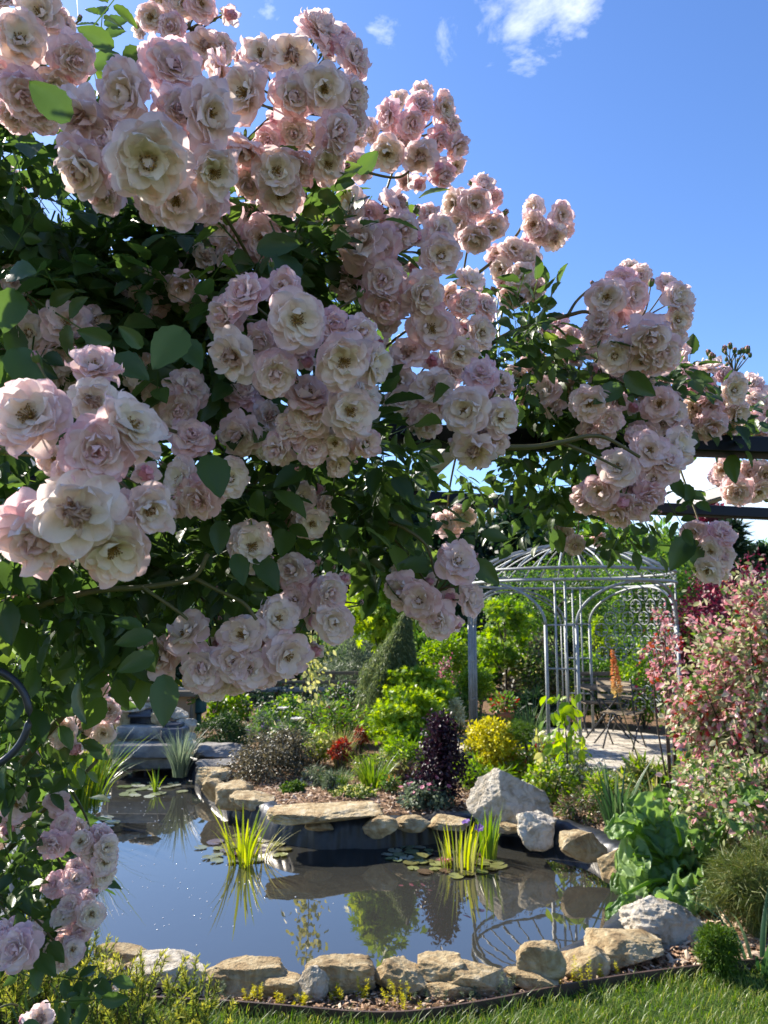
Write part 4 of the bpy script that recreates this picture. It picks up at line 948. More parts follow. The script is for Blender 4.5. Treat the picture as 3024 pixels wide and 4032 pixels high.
shrub('light green perennial clump behind the big triangular boulder', 2040, 2990, 2260, 3140, 6.9, 'green_fresh', OVAL, .04, 1300, 34, shape='dome', mats=['green_fresh', 'straw', 'green_lime'], mix=[.6, .15, .25])
shrub('fine grey green cushion between thyme cushion and grey shrub', 1180, 3020, 1310, 3095, 7.4, 'green_grey', SLIM, .05, 900, 24, shape='dome')
shrub('loose green weeds left of the purple barberry column', 1500, 2900, 1680, 3030, 7.8, 'green_fresh', SLIM, .08, 1100, 30)
shrub('soft light green perennials before the grey willow', 1180, 2760, 1400, 2900, 10.0, 'green_grey', SLIM, .09, 1900, 40, mats=['green_grey', 'green_fresh'], mix=[.5, .5])
shrub('tufted light green plants between iris fan and the lawn patch', 2260, 3050, 2420, 3190, 6.5, 'green_fresh', SLIM, .09, 800, 24, shape='dome', mats=['green_fresh', 'straw'], mix=[.65, .35])
shrub('pale yellow leaved plant left of the feather grass', 1190, 2870, 1330, 2990, 8.5, 'paleyel', OVAL, .045, 800, 24, mats=['paleyel', 'green_fresh'], mix=[.6, .4])
# --- big pink variegated shrub and its neighbours on the right
shrub('tall pink and cream variegated shrub on the right beside the pond bed', 2600, 2190, 3330, 3180, 6.0, 'pinkvar', OVAL, .054, 11500, 170, shape='dome', mats=['pinkvar', 'pinkleaf', 'redleaf', 'green_mid'], mix=[.50, .34, .06, .10], gap=.20, name='variegated_shrub', depthk=.7, nst=30, stem_r=.014)
shrub('low variegated shrub arm spreading over the big leaves', 2560, 2990, 3200, 3380, 4.95, 'pinkvar', OVAL, .045, 4200, 80, mats=['pinkvar', 'pinkleaf', 'green_mid'], mix=[.62, .13, .25], name='variegated_shrub', gap=.22)
shrub('reddish pink shoots at the left edge of the variegated shrub', 2520, 2380, 2700, 2760, 6.6, 'pinkleaf', OVAL, .045, 420, 26, mats=['pinkleaf', 'redleaf', 'pinkvar'], mix=[.6, .2, .2], gap=.18)
# rhubarb with huge crinkled leaves
e, Y = root('rhubarb', 'huge crinkled grey green rhubarb leaves overhanging the right bank', 'rhubarb', 2660, 4.75); b = np.array(e.location)
mb = MB(); ms = MB()
spots = [(2480,3235,180,.2),(2560,3200,170,.1),(2640,3165,170,.1),(2540,3290,190,-.1),(2620,3270,190,.3),(2710,3260,190,-.2),(2490,3370,170,.2),(2560,3380,210,-.2),(2650,3360,200,.4),(2510,3450,210,-.4),(2600,3460,220,0),(2690,3440,190,.2),(2490,3540,190,-.7),(2570,3550,210,-.3),(2650,3550,200,.1),(2730,3530,180,.3),(2780,3400,170,.3),(2800,3270,170,.5),(2890,3200,160,.6),(2950,3120,170,.6),(2440,3590,130,-.8)]
spots += [(x_ + rng.uniform(-60, 60), y_ + rng.uniform(-50, 50), s_ * .72, t_ + rng.normal() * .3) for x_, y_, s_, t_ in spots]
for (px, py, s, tw) in spots:
    Yk = 4.65 + rng.uniform(-.3, .3) + (3400 - py) / 1000; p = at(px, py, Yk); L_ = s * .86 * Yk / F
    nu, nv = 25, 26; U, Vv = np.meshgrid(np.linspace(-1, 1, nu), np.linspace(0, 1, nv)); 
    w = .52 * np.sin(np.pi * np.clip(Vv * .93 + .07, 0, 1)) ** .55 * (1 + .10 * np.sin(9 * Vv + tw * 5))
    xx = U * w; yy = Vv - .12 * U * U * (1 - Vv) * 0 ; zz = .20 * np.abs(U) ** 1.5 * w - .30 * Vv ** 2 + .05 * np.sin(U * 9 + Vv * 7 + px) * np.abs(U) + .035 * np.sin(Vv * 22 + np.abs(U) * 5) + .11 * np.sin(15 * Vv + 5 * U + tw * 9) * np.abs(U) ** 2 - .045 * np.exp(-np.sin(11 * Vv - 3.2 * np.abs(U) + 1) ** 2 / .06) - .04 * np.exp(-U ** 2 / .01) + .02 * np.sin(26 * Vv + 11 * U)
    az = rng.uniform(-1, 1) * 2.3 - math.pi / 2 - .5; pt = rng.uniform(-.75, .25); dirv = np.array([math.cos(az) * math.cos(pt), math.sin(az) * math.cos(pt), math.sin(pt)])
    nu_ = unit(np.array([-.35, -.35, 1.0]) + rng.normal(size=3) * .35); side = unit(np.cross(dirv, nu_)); upv = np.cross(side, dirv)
    Wv = p - dirv * L_ * .45 + (xx[..., None] * side + yy[..., None] * dirv + zz[..., None] * upv) * L_
    i, j = np.meshgrid(np.arange(nv - 1), np.arange(nu - 1), indexing='ij'); mb.add(Wv.reshape(-1, 3), np.stack([i * nu + j, i * nu + j + 1, (i + 1) * nu + j + 1, (i + 1) * nu + j], -1).reshape(-1, 4), rng.random())
    q = p - dirv * L_ * .45; tube(ms, curve([b + rng.normal(size=3) * [.05, .05, 0], (b + q) / 2 + [0, 0, .06], q], 5), np.linspace(.014, .008, 11), 6, cap=False)
mb.build('leaves', M['rhubarb'], e); ms.build('leaf_stalk', M['green_fresh'], e)
# mugo pine
shrub('young mountain pine with tufted needles at the right edge', 2700, 3330, 3180, 3640, 4.1, 'pine', NEED, .075, 15000, 90, name='mountain_pine', cat='pine', stemmat='trunk', gap=.22, up=.2, depthk=.7)
# dwarf conifer ball by the white boulder
shrub('small round moss green dwarf conifer in front of the white craggy boulder', 2672, 3632, 2830, 3778, 3.62, 'moss', SLIM, .022, 9000, 150, shape='ball', name='dwarf_conifer', cat='conifer', gap=.22, zlow=-.02, stemmat=None)
# dwarf pine standard
e, Y = root('dwarf_pine', 'small lollipop pine on a bare stem right of the golden shrub', 'pine', 2060, 7.75); x, y, z = e.location
c = at(2060, 2885, Y); mb = MB(); cc, d = cloud(c, (.18, .18, .10), 60, .4)
for q in cc:
    m_ = 60; o = rdir(m_); o[:, 2] = np.abs(o[:, 2]) * .8; scatter(mb, NEED, np.repeat([q], m_, 0), o, rng.normal(size=(m_, 3)), np.full(m_, .055))
mb.build('crown', M['moss'], e); mb = MB(); tube(mb, curve([(x, y, z - .02), (x + .01, y, (z + c[2]) / 2), c], 5), np.linspace(.014, .010, 11), 6); mb.build('trunk', M['trunk'], e)
# young staked trees with hanging leaves
def whip(label, px, Y, ytop, mat, n, ls, droop=.5, sx=.08, y0=None):
    e, Y = root('young_tree', label, 'sapling', px, Y); b = np.array(e.location); t = at(px + rng.uniform(-8, 8), ytop, Y); ms = MB(); pts = curve([b - [0, 0, .02], (b + t) / 2 + [.015, 0, 0], t], 8); tube(ms, pts, np.linspace(.010, .003, len(pts)), 5); ms.build('trunk', M['trunk'], e)
    mb = MB(); f = rng.uniform(.25, 1, n) ** .8; P = pts[(f * (len(pts) - 1)).astype(int)] + rng.normal(size=(n, 3)) * [sx, sx, .03] ; D = unit(rng.normal(size=(n, 3)) * .5 + [0, 0, -droop]); N = rdir(n) + [0, -.5, .4]; scatter(mb, OVAL, P, D, N, rng.uniform(.6, 1.2, n) * ls); mb.build('foliage', M[mat], e)
whip('thin sapling with pale cream yellow leaves in the middle of the bed', 1232, 9.3, 2250, 'paleyel', 330, .075, sx=.10)
whip('slender sapling with drooping golden green leaves before the gazebo', 2215, 7.2, 2720, 'green_lime', 75, .115, .9, .075)
whip('short thin sapling with two yellow leaf tufts before the patio', 2108, 6.9, 2870, 'paleyel', 16, .09, .8, .04)
# strap leaved plants
straps('bright green reeds at the left bank beside the hanging roses', 300, 3190, 6.6, 'blade_lime', 420, .74, .013, .4, .24, 'reed_clump', 'reeds', base_r=.26, stiff=.98, mats=['blade', 'blade_lime'])
straps('arching sedge with long shiny blades reaching toward the waterfall', 400, 3170, 6.9, 'blade', 60, .68, .012, 1.2, 1.0, 'sedge_clump', 'sedge', stiff=.45, base_r=.12)
straps('bluish grey ornamental grass at the inlet right of the waterfall', 730, 3075, 8.1, 'blade_grey', 150, .52, .011, .6, .5, 'ornamental_grass', 'grass clump', base_r=.07, stiff=.95)
straps('small green iris standing in the water before the waterfall', 640, 3080, 7.9, 'blade', 12, .24, .016, .8, .5, 'water_iris', 'iris', water=True, base_r=.03)
straps('yellow green iris clump in the water left of the overhanging slab', 980, 3330, 5.62, 'blade_lime', 32, .42, .020, .5, .42, 'water_iris', 'iris', water=True, base_r=.10)
straps('dry pale blades leaning right beside the left water iris', 1055, 3320, 5.7, 'straw', 14, .30, .012, 1.0, .9, 'dry_grass', 'grass clump', water=True, base_r=.04, stiff=.8)
e = straps('yellow striped iris clump in the water before the big boulder', 1800, 3350, 5.55, 'blade_lime', 50, .35, .019, .25, .22, 'water_iris', 'iris', water=True, base_r=.16, mats=['blade_lime', 'straw'])
mb = MB(); c = np.array(e.location)
for dx, dz in ((.04, .30), (.13, .26)):
    mb = MB(); flowers(mb, [c + [dx, -.03, dz]], .035, 0, 6); mb.build('flower', M['violet'], e)
straps('green water iris clump at the right of the yellow striped one', 1905, 3330, 5.75, 'blade', 26, .38, .024, .25, .25, 'water_iris', 'iris', water=True, base_r=.07)
straps('dark green iris fan between the boulders and the variegated shrub', 2395, 3265, 5.95, 'blade_dark', 46, .52, .026, .5, .42, 'iris_fan', 'iris', base_r=.08)
straps('paler iris fan right of the dark green iris fan', 2545, 3225, 6.1, 'blade_dark', 24, .50, .020, .7, .5, 'iris_fan', 'iris', base_r=.06, mats=['blade_dark', 'straw'])
straps('bright green daylily clump in front of the lime bush', 1470, 3080, 7.3, 'blade', 110, .38, .014, .8, .6, 'daylily_clump', 'daylily', stiff=.7, base_r=.10)
straps('dense round grassy green tuft in the middle of the mulch', 1330, 3085, 7.1, 'moss', 500, .20, .006, .5, .75, 'grass_tuft', 'grass clump', base_r=.08)
straps('feather grass with fine pale plumes behind the red barberry', 1345, 2960, 8.4, 'straw', 360, .48, .005, .5, .45, 'feather_grass', 'grass clump', base_r=.06, stiff=.85)
straps('large dark strap leaves at the right edge before the mountain pine', 2900, 3755, 3.7, 'blade_dark', 14, .42, .020, 1.0, .75, 'strap_plant', 'iris', stiff=.7, base_r=.10)
straps('thin upright iris leaves among the bed plants behind the grey shrub', 1120, 2960, 8.6, 'blade_grey', 40, .48, .014, .4, .25, 'iris_fan', 'iris', base_r=.2)
straps('tall dark grass clump under the left gazebo arch', 2080, 2930, 10.9, 'blade_dark', 60, .5, .018, .6, .45, 'grass_tuft', 'grass clump', base_r=.2)
# poppies
def poppy(label, px, py, Y, r):
    e, Y = root('poppy', label, 'poppy', px, Y); b = np.array(e.location); t = at(px, py, Y); ms = MB(); tube(ms, curve([b, (b + t) / 2 + [.01, 0, 0], t], 6), .004, 5); ms.build('stem', M['stalk'], e)
    mb = MB()
    for k, (rr, uu) in enumerate(((r, .55), (r * .8, .9))):
        a = np.arange(5) * 6.283 / 5 + k * .6; D = np.c_[np.cos(a), np.sin(a), np.full(5, uu)]; scatter(mb, ROUND, np.repeat([t], 5, 0), D, np.repeat([[0, 0, 1.]], 5, 0) - D * .2, np.full(5, rr))
    mb.build('blossom', M['white'], e)
poppy('pale pink tinged white poppy, higher of the two', 1112, 2795, 8.9, .075)
poppy('pure white open poppy lower right of the pinkish one', 1168, 2838, 8.6, .085)
# foxtail lily
e, Y = root('foxtail_lily', 'orange foxtail lily spike leaning in front of the gazebo table', 'flower', 2490, 7.0); b = np.array(e.location); b0 = at(2520, 3020, Y); t = at(2410, 2560, Y)
m0 = at(2432, 2735, Y); ms = MB(); tube(ms, curve([[b0[0], Y, 0], b0, m0, t], 6), np.linspace(.008, .003, 19), 5); ms.build('stem', M['stalk'], e)
mb = MB(); n = 420; f = rng.random(n); P = m0 + (t - m0) * f[:, None]; rad = .036 * (1 - f) ** .8 + .006; D = unit(rng.normal(size=(n, 3)) * [1, 1, .35]); scatter(mb, DIAM, P + D * rad[:, None] * .5, D + [0, 0, .3], rdir(n), rad * .8 + .012, 1 - f); mb.build('flower_spike', M['orange'], e)
# flower pot under the arch
e, Y = root('flower_pot', 'brown terracotta pot with red flowers under the left gazebo arch', 'pot', 1978, 10.9); x, y, z = e.location
mb = MB(); prof = [(.085, 0), (.13, .26), (.14, .26), (.14, .31), (.12, .31), (.115, .26), (.02, .25)]; a = np.arange(20) * 6.283 / 20
V = np.concatenate([np.c_[x + r * np.cos(a), y + r * np.sin(a), np.full(20, z + h)] for r, h in prof]); i, j = np.meshgrid(np.arange(len(prof) - 1), np.arange(20), indexing='ij'); mb.add(V, np.stack([i * 20 + j, i * 20 + (j + 1) % 20, (i + 1) * 20 + (j + 1) % 20, (i + 1) * 20 + j], -1).reshape(-1, 4)); mb.build('pot', M['terracotta'], e)
mb = MB(); p, d = cloud((x, y, z + .42), (.2, .2, .14), 260, .2); w = rng.random(260) < .3; scatter(mb, OVAL, p[~w], d[~w], rdir((~w).sum()), np.full((~w).sum(), .06), None, 0); scatter(mb, OVAL, p[w], d[w], rdir(w.sum()), np.full(w.sum(), .05), None, 1); mb.build('flower', [M['green_mid'], M['redleaf']], e)

# --- water lilies
def lily(label, px, py, rxp, ryp, n, mat, pr, bloom=None):
    c = gp(px, py, WZ + .006); e = empty('water_lily', tuple(c), label, 'water lily', 'water lilies on the pond')
    done = []
    tries = 0
    while len(done) < n and tries < 900:
        tries += 1; a = rng.random() * 6.283; q = math.sqrt(rng.random()); p = gp(px + q * rxp * math.cos(a), py + q * ryp * math.sin(a), WZ + .006); r = pr * rng.uniform(.65, 1.15)
        if any(np.linalg.norm(p[:2] - d[:2]) < (r + rr) * .74 for d, rr in done): continue
        done.append((p, r)); mb = MB(); th = rng.random() * 6.283; aa = th + np.linspace(.18, 6.283 - .18, 22)
        tl_ = rng.normal(size=2) * .05; rim = np.c_[p[0] + r * np.cos(aa), p[1] + r * np.sin(aa), p[2] + .001 * len(done) % .005 + r * (np.cos(aa) * tl_[0] + np.sin(aa) * tl_[1]) + .004 * rng.random(22)]
        mid = np.c_[p[0] + .5 * r * np.cos(aa), p[1] + .5 * r * np.sin(aa), np.full(22, p[2] + .003)]
        V = np.vstack([rim, mid, [p + [0, 0, .001]]]); i = np.arange(21); mb.add(V, [np.stack([22 + i, i, i + 1, 23 + i], -1), np.stack([np.full(21, 44), 22 + i, 23 + i], -1)], rng.random()); mb.build('lily_pad', M[mat], e)
    if bloom:
        p = gp(*bloom, WZ + .02); mb = MB()
        for k, (m_, rr, uu) in enumerate(((8, .055, .5), (7, .045, 1.0), (5, .035, 2.0))):
            a = np.arange(m_) * 6.283 / m_ + k * .4; D = np.c_[np.cos(a), np.sin(a), np.full(m_, uu)]; scatter(mb, OVAL, np.repeat([p], m_, 0), D, np.repeat([[0, 0, 1.]], m_, 0) - D * .1, np.full(m_, rr))
        mb.build('flower', M['pinkflower'], e)
lily('green and bronze lily pads round the left water iris', 940, 3345, 180, 55, 24, 'lilypad', .062)
lily('reddish bronze lily pads with one pink bud below the striped iris', 1800, 3400, 185, 52, 26, 'lilypad', .062, (1752, 3395))
lily('silvery lily pads left of the bronze ones', 1610, 3362, 95, 32, 12, 'lilypale', .05)
lily('small pale lily pads in the dark inlet before the waterfall', 600, 3108, 130, 30, 16, 'lilypale', .075)
lily('two pale floating leaves beside the left bank reeds', 425, 3235, 30, 22, 4, 'lilypale', .06)
# floating bubbles on the water, coloured white to paint in their sun glints
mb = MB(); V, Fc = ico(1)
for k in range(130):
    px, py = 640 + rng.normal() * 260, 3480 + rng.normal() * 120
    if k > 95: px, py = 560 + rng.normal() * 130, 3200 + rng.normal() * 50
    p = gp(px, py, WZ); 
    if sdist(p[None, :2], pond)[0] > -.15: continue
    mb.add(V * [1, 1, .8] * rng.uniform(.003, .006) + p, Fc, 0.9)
tag(mb.build('water_bubbles', M['bubble_glint']), kind='stuff')

# --- front strip: golden sedum and grey sedum plants, heather
GS = 'low sedums growing before the near pond stones'
def sedum(label, px, py, s, mat, n=7, group=GS):
    b = gp(px, py, .0); e = empty('sedum', tuple(b), label, 'sedum', group); mb = MB()
    for k in range(n):
        h = s * rng.uniform(.5, 1.2); o = b + np.r_[rng.normal(size=2) * s * .5, 0]; tip = o + np.array([rng.normal() * .25 * h, rng.normal() * .25 * h, h]); m_ = 46; f = rng.random(m_) ** .7; P = o + (tip - o) * f[:, None]; D = rdir(m_) * [1, 1, .6] + [0, 0, .35]; scatter(mb, SLIM, P, D, rng.normal(size=(m_, 3)), np.full(m_, .016) * (1.1 - .3 * f))
    mb.build('foliage', M[mat], e)
sedum('golden sedum at the left foot of the low tan stone', 1025, 3945, .06, 'yellow', 6)
sedum('golden sedum between the low tan stone and pointed rock', 1110, 3940, .06, 'yellow', 4)
sedum('golden sedum sprawling before the white pointed rock', 1200, 3960, .04, 'yellow', 9)
sedum('golden sedum at the cleft of the big tan stone', 1330, 3945, .045, 'yellow', 7)
sedum('orange tipped golden sedum between big and rounded stone', 1425, 3935, .07, 'yellow', 7)
sedum('bushy golden sedum before the rounded tan stone', 1550, 3965, .085, 'yellow', 10)
sedum('tall golden sedum under the blocky perched stone', 2270, 3880, .10, 'yellow', 8)
sedum('loose golden sedum at the foot of the broad tan slab', 2395, 3850, .06, 'yellow', 8)
sedum('golden sedum trailing right of the flat wedge stone', 2190, 3890, .045, 'yellow', 8)
sedum('grey green sedum before the white slab', 750, 3920, .06, 'green_grey', 6)
sedum('grey green sedum before the long tan stone', 870, 3925, .065, 'green_grey', 6)
sedum('pair of grey sedum sprigs left of the square stone', 1640, 3945, .055, 'green_grey', 5)
sedum('single grey sedum sprig under the square stone', 1740, 3935, .07, 'green_grey', 4)
sedum('grey sedum patch before the broad shaded stone', 1860, 3935, .04, 'green_grey', 7)
sedum('silvery sedum tuft left of the flat wedge stone', 1955, 3915, .08, 'green_grey', 7)
def heather(label, px, Y, ytop, wpx, n, mat='heather', zbase=0.0):
    x = at(px, 2443, Y)[0]; e = empty('heather', (x, Y, 0), label, 'heather'); b = np.array([x, Y, 0]); H = at(px, ytop, Y)[2]; mb = MB(); ms = MB(); W = wpx / 2 * Y / F
    for k in range(n):
        o = b + np.array([rng.normal() * W * .35, rng.normal() * W * .3, 0]); h = H * rng.uniform(.35, 1.05); tip = b + np.array([np.clip(rng.normal() * .6, -1.1, 1.1) * W, rng.normal() * W * .35, h]); c_ = curve([o, (o + tip) / 2 + [0, 0, .12 * h], tip], 7)
        tube(ms, c_, np.linspace(.003, .0015, len(c_)), 4, cap=False); m_ = 150; f = rng.random(m_) ** .55; q = f * (len(c_) - 1.001); i0 = q.astype(int); P = c_[i0] + (c_[i0 + 1] - c_[i0]) * (q - i0)[:, None]; ax = unit(c_[i0 + 1] - c_[i0]); D = unit(rdir(m_) * .8 + ax * .9); scatter(mb, SLIM, P, D, rng.normal(size=(m_, 3)), rng.uniform(.014, .030, m_) * (1.25 - .4 * f), np.clip(f ** 2.2 * .95 + rng.normal(size=m_) * .09, 0, 1))
    mb.build('foliage', M[mat], e); ms.build('stem', M['trunk'], e)
heather('yellow tipped heather at the lower left corner under the roses', 150, 2.55, 3690, 560, 170)
heather('tall yellow tipped heather sprigs beside the dark left stone', 360, 2.85, 3640, 200, 40)
heather('golden tipped heather in front of the white slab', 560, 2.55, 3800, 420, 90)
heather('bright heather tuft leaning before the long tan stone', 800, 2.75, 3850, 330, 60)
# ---------------------------------------------------------------- climbing rose
CREAM = np.array([.94, .88, .76]); PINK = np.array([.89, .63, .68]); BLUSH = np.array([.93, .80, .79]); TANC = np.array([.50, .30, .17]); GREENC = np.array([.10, .16, .04])
def petal(mb, r, ang, L, W, e0, e1, cup, z0, r0, cb, ct, pw=1.6, ruf=.02, tw=0.0, nu=7, nv=8):
    s = np.linspace(0, 1, nv); v = 1 - (1 - s) ** 1.5
    e = e0 + (e1 - e0) * v; dv = np.diff(v, prepend=0) * L
    R = r0 + np.cumsum(np.cos(e) * dv); Z = z0 + np.cumsum(np.sin(e) * dv)
    w = W * np.where(v < .58, .22 + .78 * np.sin(np.pi / 2 * v / .58) ** .9, np.sqrt(np.clip(1 - ((v - .58) / .425) ** 2, 0.0, 1)))
    u = np.linspace(-1, 1, nu); U, E = np.meshgrid(u, e); Wm = w[:, None]
    ph = r.uniform(0, 6); nz = cup * W * U ** 2 + ruf * np.sin(U * 4 + ph) * v[:, None] + ruf * .8 * np.sin(9 * v[:, None] + ph + U)
    x = R[:, None] - np.sin(E) * nz; y = U * Wm / 2; z = Z[:, None] + np.cos(E) * nz
    notch = (np.abs(U) < .2) * (v[:, None] > .97) * .03 * L; x = x - notch * np.cos(E); z = z - notch * np.sin(E)
    z = z + tw * U * v[:, None] * W
    ca, sa = math.cos(ang), math.sin(ang); V = np.stack([x * ca - y * sa, x * sa + y * ca, z], -1).reshape(-1, 3)
    mix = np.clip(v[:, None] ** pw + .25 * np.abs(U) ** 3 * v[:, None], 0, 1)[..., None]; C = (cb * (1 - mix) + ct * mix).reshape(-1, 3)
    i, j = np.meshgrid(np.arange(nv - 1), np.arange(nu - 1), indexing='ij')
    mb.add(V, np.stack([i * nu + j, i * nu + j + 1, (i + 1) * nu + j + 1, (i + 1) * nu + j], -1).reshape(-1, 4), .5, 0, C)
def calyx(mb, r):
    for k in range(5):
        a = k * 6.283 / 5; petal(mb, r, a, .24, .09, -.6, -1.1, .2, -.04, .02, GREENC, GREENC, ruf=.005, nu=3, nv=4)
    V, Fc = ICO1; mb.add(V * [.045, .045, .06] + [0, 0, -.09], Fc, .5, 0, np.repeat([GREENC], len(V), 0))
ICO1 = ico(2)
def bloom(kind, seed):
    r = np.random.default_rng(seed); mb = MB()
    def whorl(n, L, W, e0, e1, cup, z0, r0, cb, ct, jit=.12, pw=1.6, ruf=.018, off=0.0, tw=.15):
        a0 = r.uniform(0, 6.283)
        for k in range(n):
            q = r.uniform(.88, 1.1)
            petal(mb, r, a0 + k * 6.283 / n + r.normal() * jit, L * q, W * r.uniform(.85, 1.12), e0 + r.normal() * jit, e1 + r.normal() * jit * 1.5, cup * r.uniform(.4, 1.3), z0 + r.uniform(-.01, .01), r0, cb, ct * r.uniform(.96, 1.03), pw, ruf, r.normal() * tw)
    rad = math.radians
    if kind == 'A':
        e_ = r.uniform(.25, .75)
        whorl(8, .51, .46, rad(10), rad(-2), .14, .00, .02, CREAM, BLUSH * e_ + PINK * (1 - e_)); whorl(7, .47, .42, rad(25), rad(12), .18, .02, .02, CREAM, BLUSH)
        whorl(7, .41, .37, rad(38), rad(24), .22, .03, .03, CREAM, BLUSH); whorl(6, .32, .28, rad(50), rad(42), .28, .035, .04, CREAM * [.99, .97, .88], CREAM * .5 + BLUSH * .5, .3)
        whorl(int(r.integers(1, 4)), .22, .15, rad(58), rad(60), .35, .04, .05, CREAM, BLUSH, .5)
        V, Fc = OCT; mb.add(V * [.055, .055, .035] + [0, 0, .05], Fc, .5, 1, np.repeat([[.34, .26, .05]], 6, 0))
        for k in range(40):
            a = r.uniform(0, 6.283); t = r.uniform(.25, 1.0); h = r.uniform(.10, .18); d = np.array([math.cos(a) * t, math.sin(a) * t, 1.0]); d /= np.linalg.norm(d); p0 = np.array([0, 0, .04]); p1 = p0 + d * h
            tube(mb, [p0, p1], .005, 3, .5, 1, cap=False); V, Fc = OCT; mb.add(V * .014 + p1, Fc, .5, 1, np.repeat([[.20, .11, .035] if r.random() < .7 else [.45, .27, .06]], 6, 0))
    elif kind == 'B':
        whorl(9, .51, .42, rad(2), rad(-14), .11, -.02, .02, BLUSH, PINK * .7 + BLUSH * .3); whorl(8, .47, .40, rad(16), rad(0), .15, .0, .02, BLUSH, PINK * .6 + BLUSH * .4)
        whorl(8, .41, .36, rad(32), rad(12), .25, .02, .02, CREAM, BLUSH); whorl(7, .35, .32, rad(46), rad(30), .3, .03, .02, CREAM, BLUSH)
        whorl(7, .29, .24, rad(62), rad(50), .36, .03, .015, CREAM, BLUSH * .6 + PINK * .4, .22); whorl(6, .23, .18, rad(74), rad(70), .4, .03, .012, CREAM, BLUSH * .5 + PINK * .5, .3); whorl(5, .17, .12, rad(82), rad(84), .4, .03, .01, BLUSH, PINK, .4)
    elif kind == 'C':
        P2 = np.array([.84, .46, .56]); whorl(5, .50, .42, rad(28), rad(30), .3, -.05, .03, BLUSH, BLUSH); whorl(7, .52, .44, rad(62), rad(96), .42, -.03, .05, PINK, P2, .1, 1.2)
        whorl(7, .46, .38, rad(66), rad(110), .45, -.02, .04, PINK, P2, .15, 1.2); whorl(6, .40, .30, rad(72), rad(108), .48, 0, .03, PINK, P2, .2); whorl(6, .34, .22, rad(78), rad(104), .5, 0, .02, PINK, PINK * .7 + CREAM * .3, .3); whorl(4, .28, .15, rad(82), rad(100), .5, 0, .01, PINK, CREAM, .4)
    else:
        whorl(8, .51, .45, rad(10), rad(-6), .16, .0, .02, CREAM, BLUSH); whorl(7, .44, .40, rad(28), rad(10), .28, .02, .02, CREAM, BLUSH * .97)
        for k in range(22): petal(mb, r, r.uniform(0, 6.283), r.uniform(.16, .30), r.uniform(.09, .17), rad(r.uniform(30, 80)), rad(r.uniform(20, 130)), r.uniform(.3, .9), .03, .02, TANC * .9, TANC * .55 + BLUSH * .45, 1.2, .05, r.normal() * .5)
    calyx(mb, r)
    # amber stamens share the colour layer
    tot = sum(len(v) for v in mb.v); have = sum(len(c) for c in mb.c)
    return mb
OCT = (np.array([[1, 0, 0], [-1, 0, 0], [0, 1, 0], [0, -1, 0], [0, 0, 1], [0, 0, -1]], float), np.array([[0, 2, 4], [2, 1, 4], [1, 3, 4], [3, 0, 4], [2, 0, 5], [1, 2, 5], [3, 1, 5], [0, 3, 5]]))
_add = MB.add
def add_col(s, V, FA, tint=.5, mat=0, col=None):
    if getattr(s, 'wantcol', False) and col is None: col = np.repeat([[.45, .27, .07]], len(np.asarray(V).reshape(-1, 3)), 0)
    _add(s, V, FA, tint, mat, col)
MB.add = add_col
_init = MB.__init__
BM = {}
def init_col(s): _init(s); s.wantcol = True
MB.__init__ = init_col
for k, nvar in (('A', 5), ('B', 4), ('C', 2), ('D', 3)):
    BM[k] = [bloom(k, 100 + 17 * i + ord(k)).mesh('rose_bloom', [M['petal'], M['stamen_hue']]) for i in range(nvar)]
def budmesh():
    mb = MB(); r = np.random.default_rng(5); V, Fc = ICO2; PK = np.array([.80, .42, .42])
    z = V[:, 2:]; C = np.where(z > .15, PK, GREENC * 1.5); sc_ = np.where(V[:, 2] > 0, 1 - .45 * V[:, 2] ** 2, 1)[:, None]
    mb.add(V * [.30, .30, .50] * np.hstack([sc_, sc_, np.ones_like(sc_)]), Fc, .5, 0, C)
    for k in range(5): petal(mb, r, k * 6.283 / 5, .75, .26, 1.2, 1.75, .5, -.35, .27, GREENC * 1.4, GREENC, ruf=.01, nu=5, nv=5)
    return mb.mesh('rose_bud', M['petal'])
BUD = budmesh()
MB.__init__ = _init
root_r = np.array([-1.0, 1.45, 0.0])
rose = empty('climbing_rose', tuple(root_r), 'climbing rose full of pale pink double blooms, trained over the dark pergola', 'rose')
main_nodes = curve([root_r, (-.95, 1.5, .8), (-.75, 1.55, 1.6), (-.4, 1.7, 2.05), (.1, 1.82, 2.07), (.5, 1.9, 2.06), (.95, 2.05, 2.05), (1.2, 2.3, 2.04)], 8)
canes = MB(); tube(canes, main_nodes, np.linspace(.016, .007, len(main_nodes)), 7)
c2 = curve([root_r, (-1.0, 1.6, .6), (-.8, 1.6, 1.15), (-.5, 1.5, 1.5), (-.3, 1.45, 1.75), (-.1, 1.45, 1.98)], 8); tube(canes, c2, np.linspace(.011, .004, len(c2)), 7)
c3 = curve([root_r, (-1.0, 1.7, .5), (-.85, 1.75, 1.0), (-.62, 1.72, 1.25)], 8); tube(canes, c3, np.linspace(.011, .004, len(c3)), 6)
NODES = np.vstack([main_nodes[6:], c2[8:], c3[6:]])
UPV = np.array([0, 0, 1.0])
cores = []
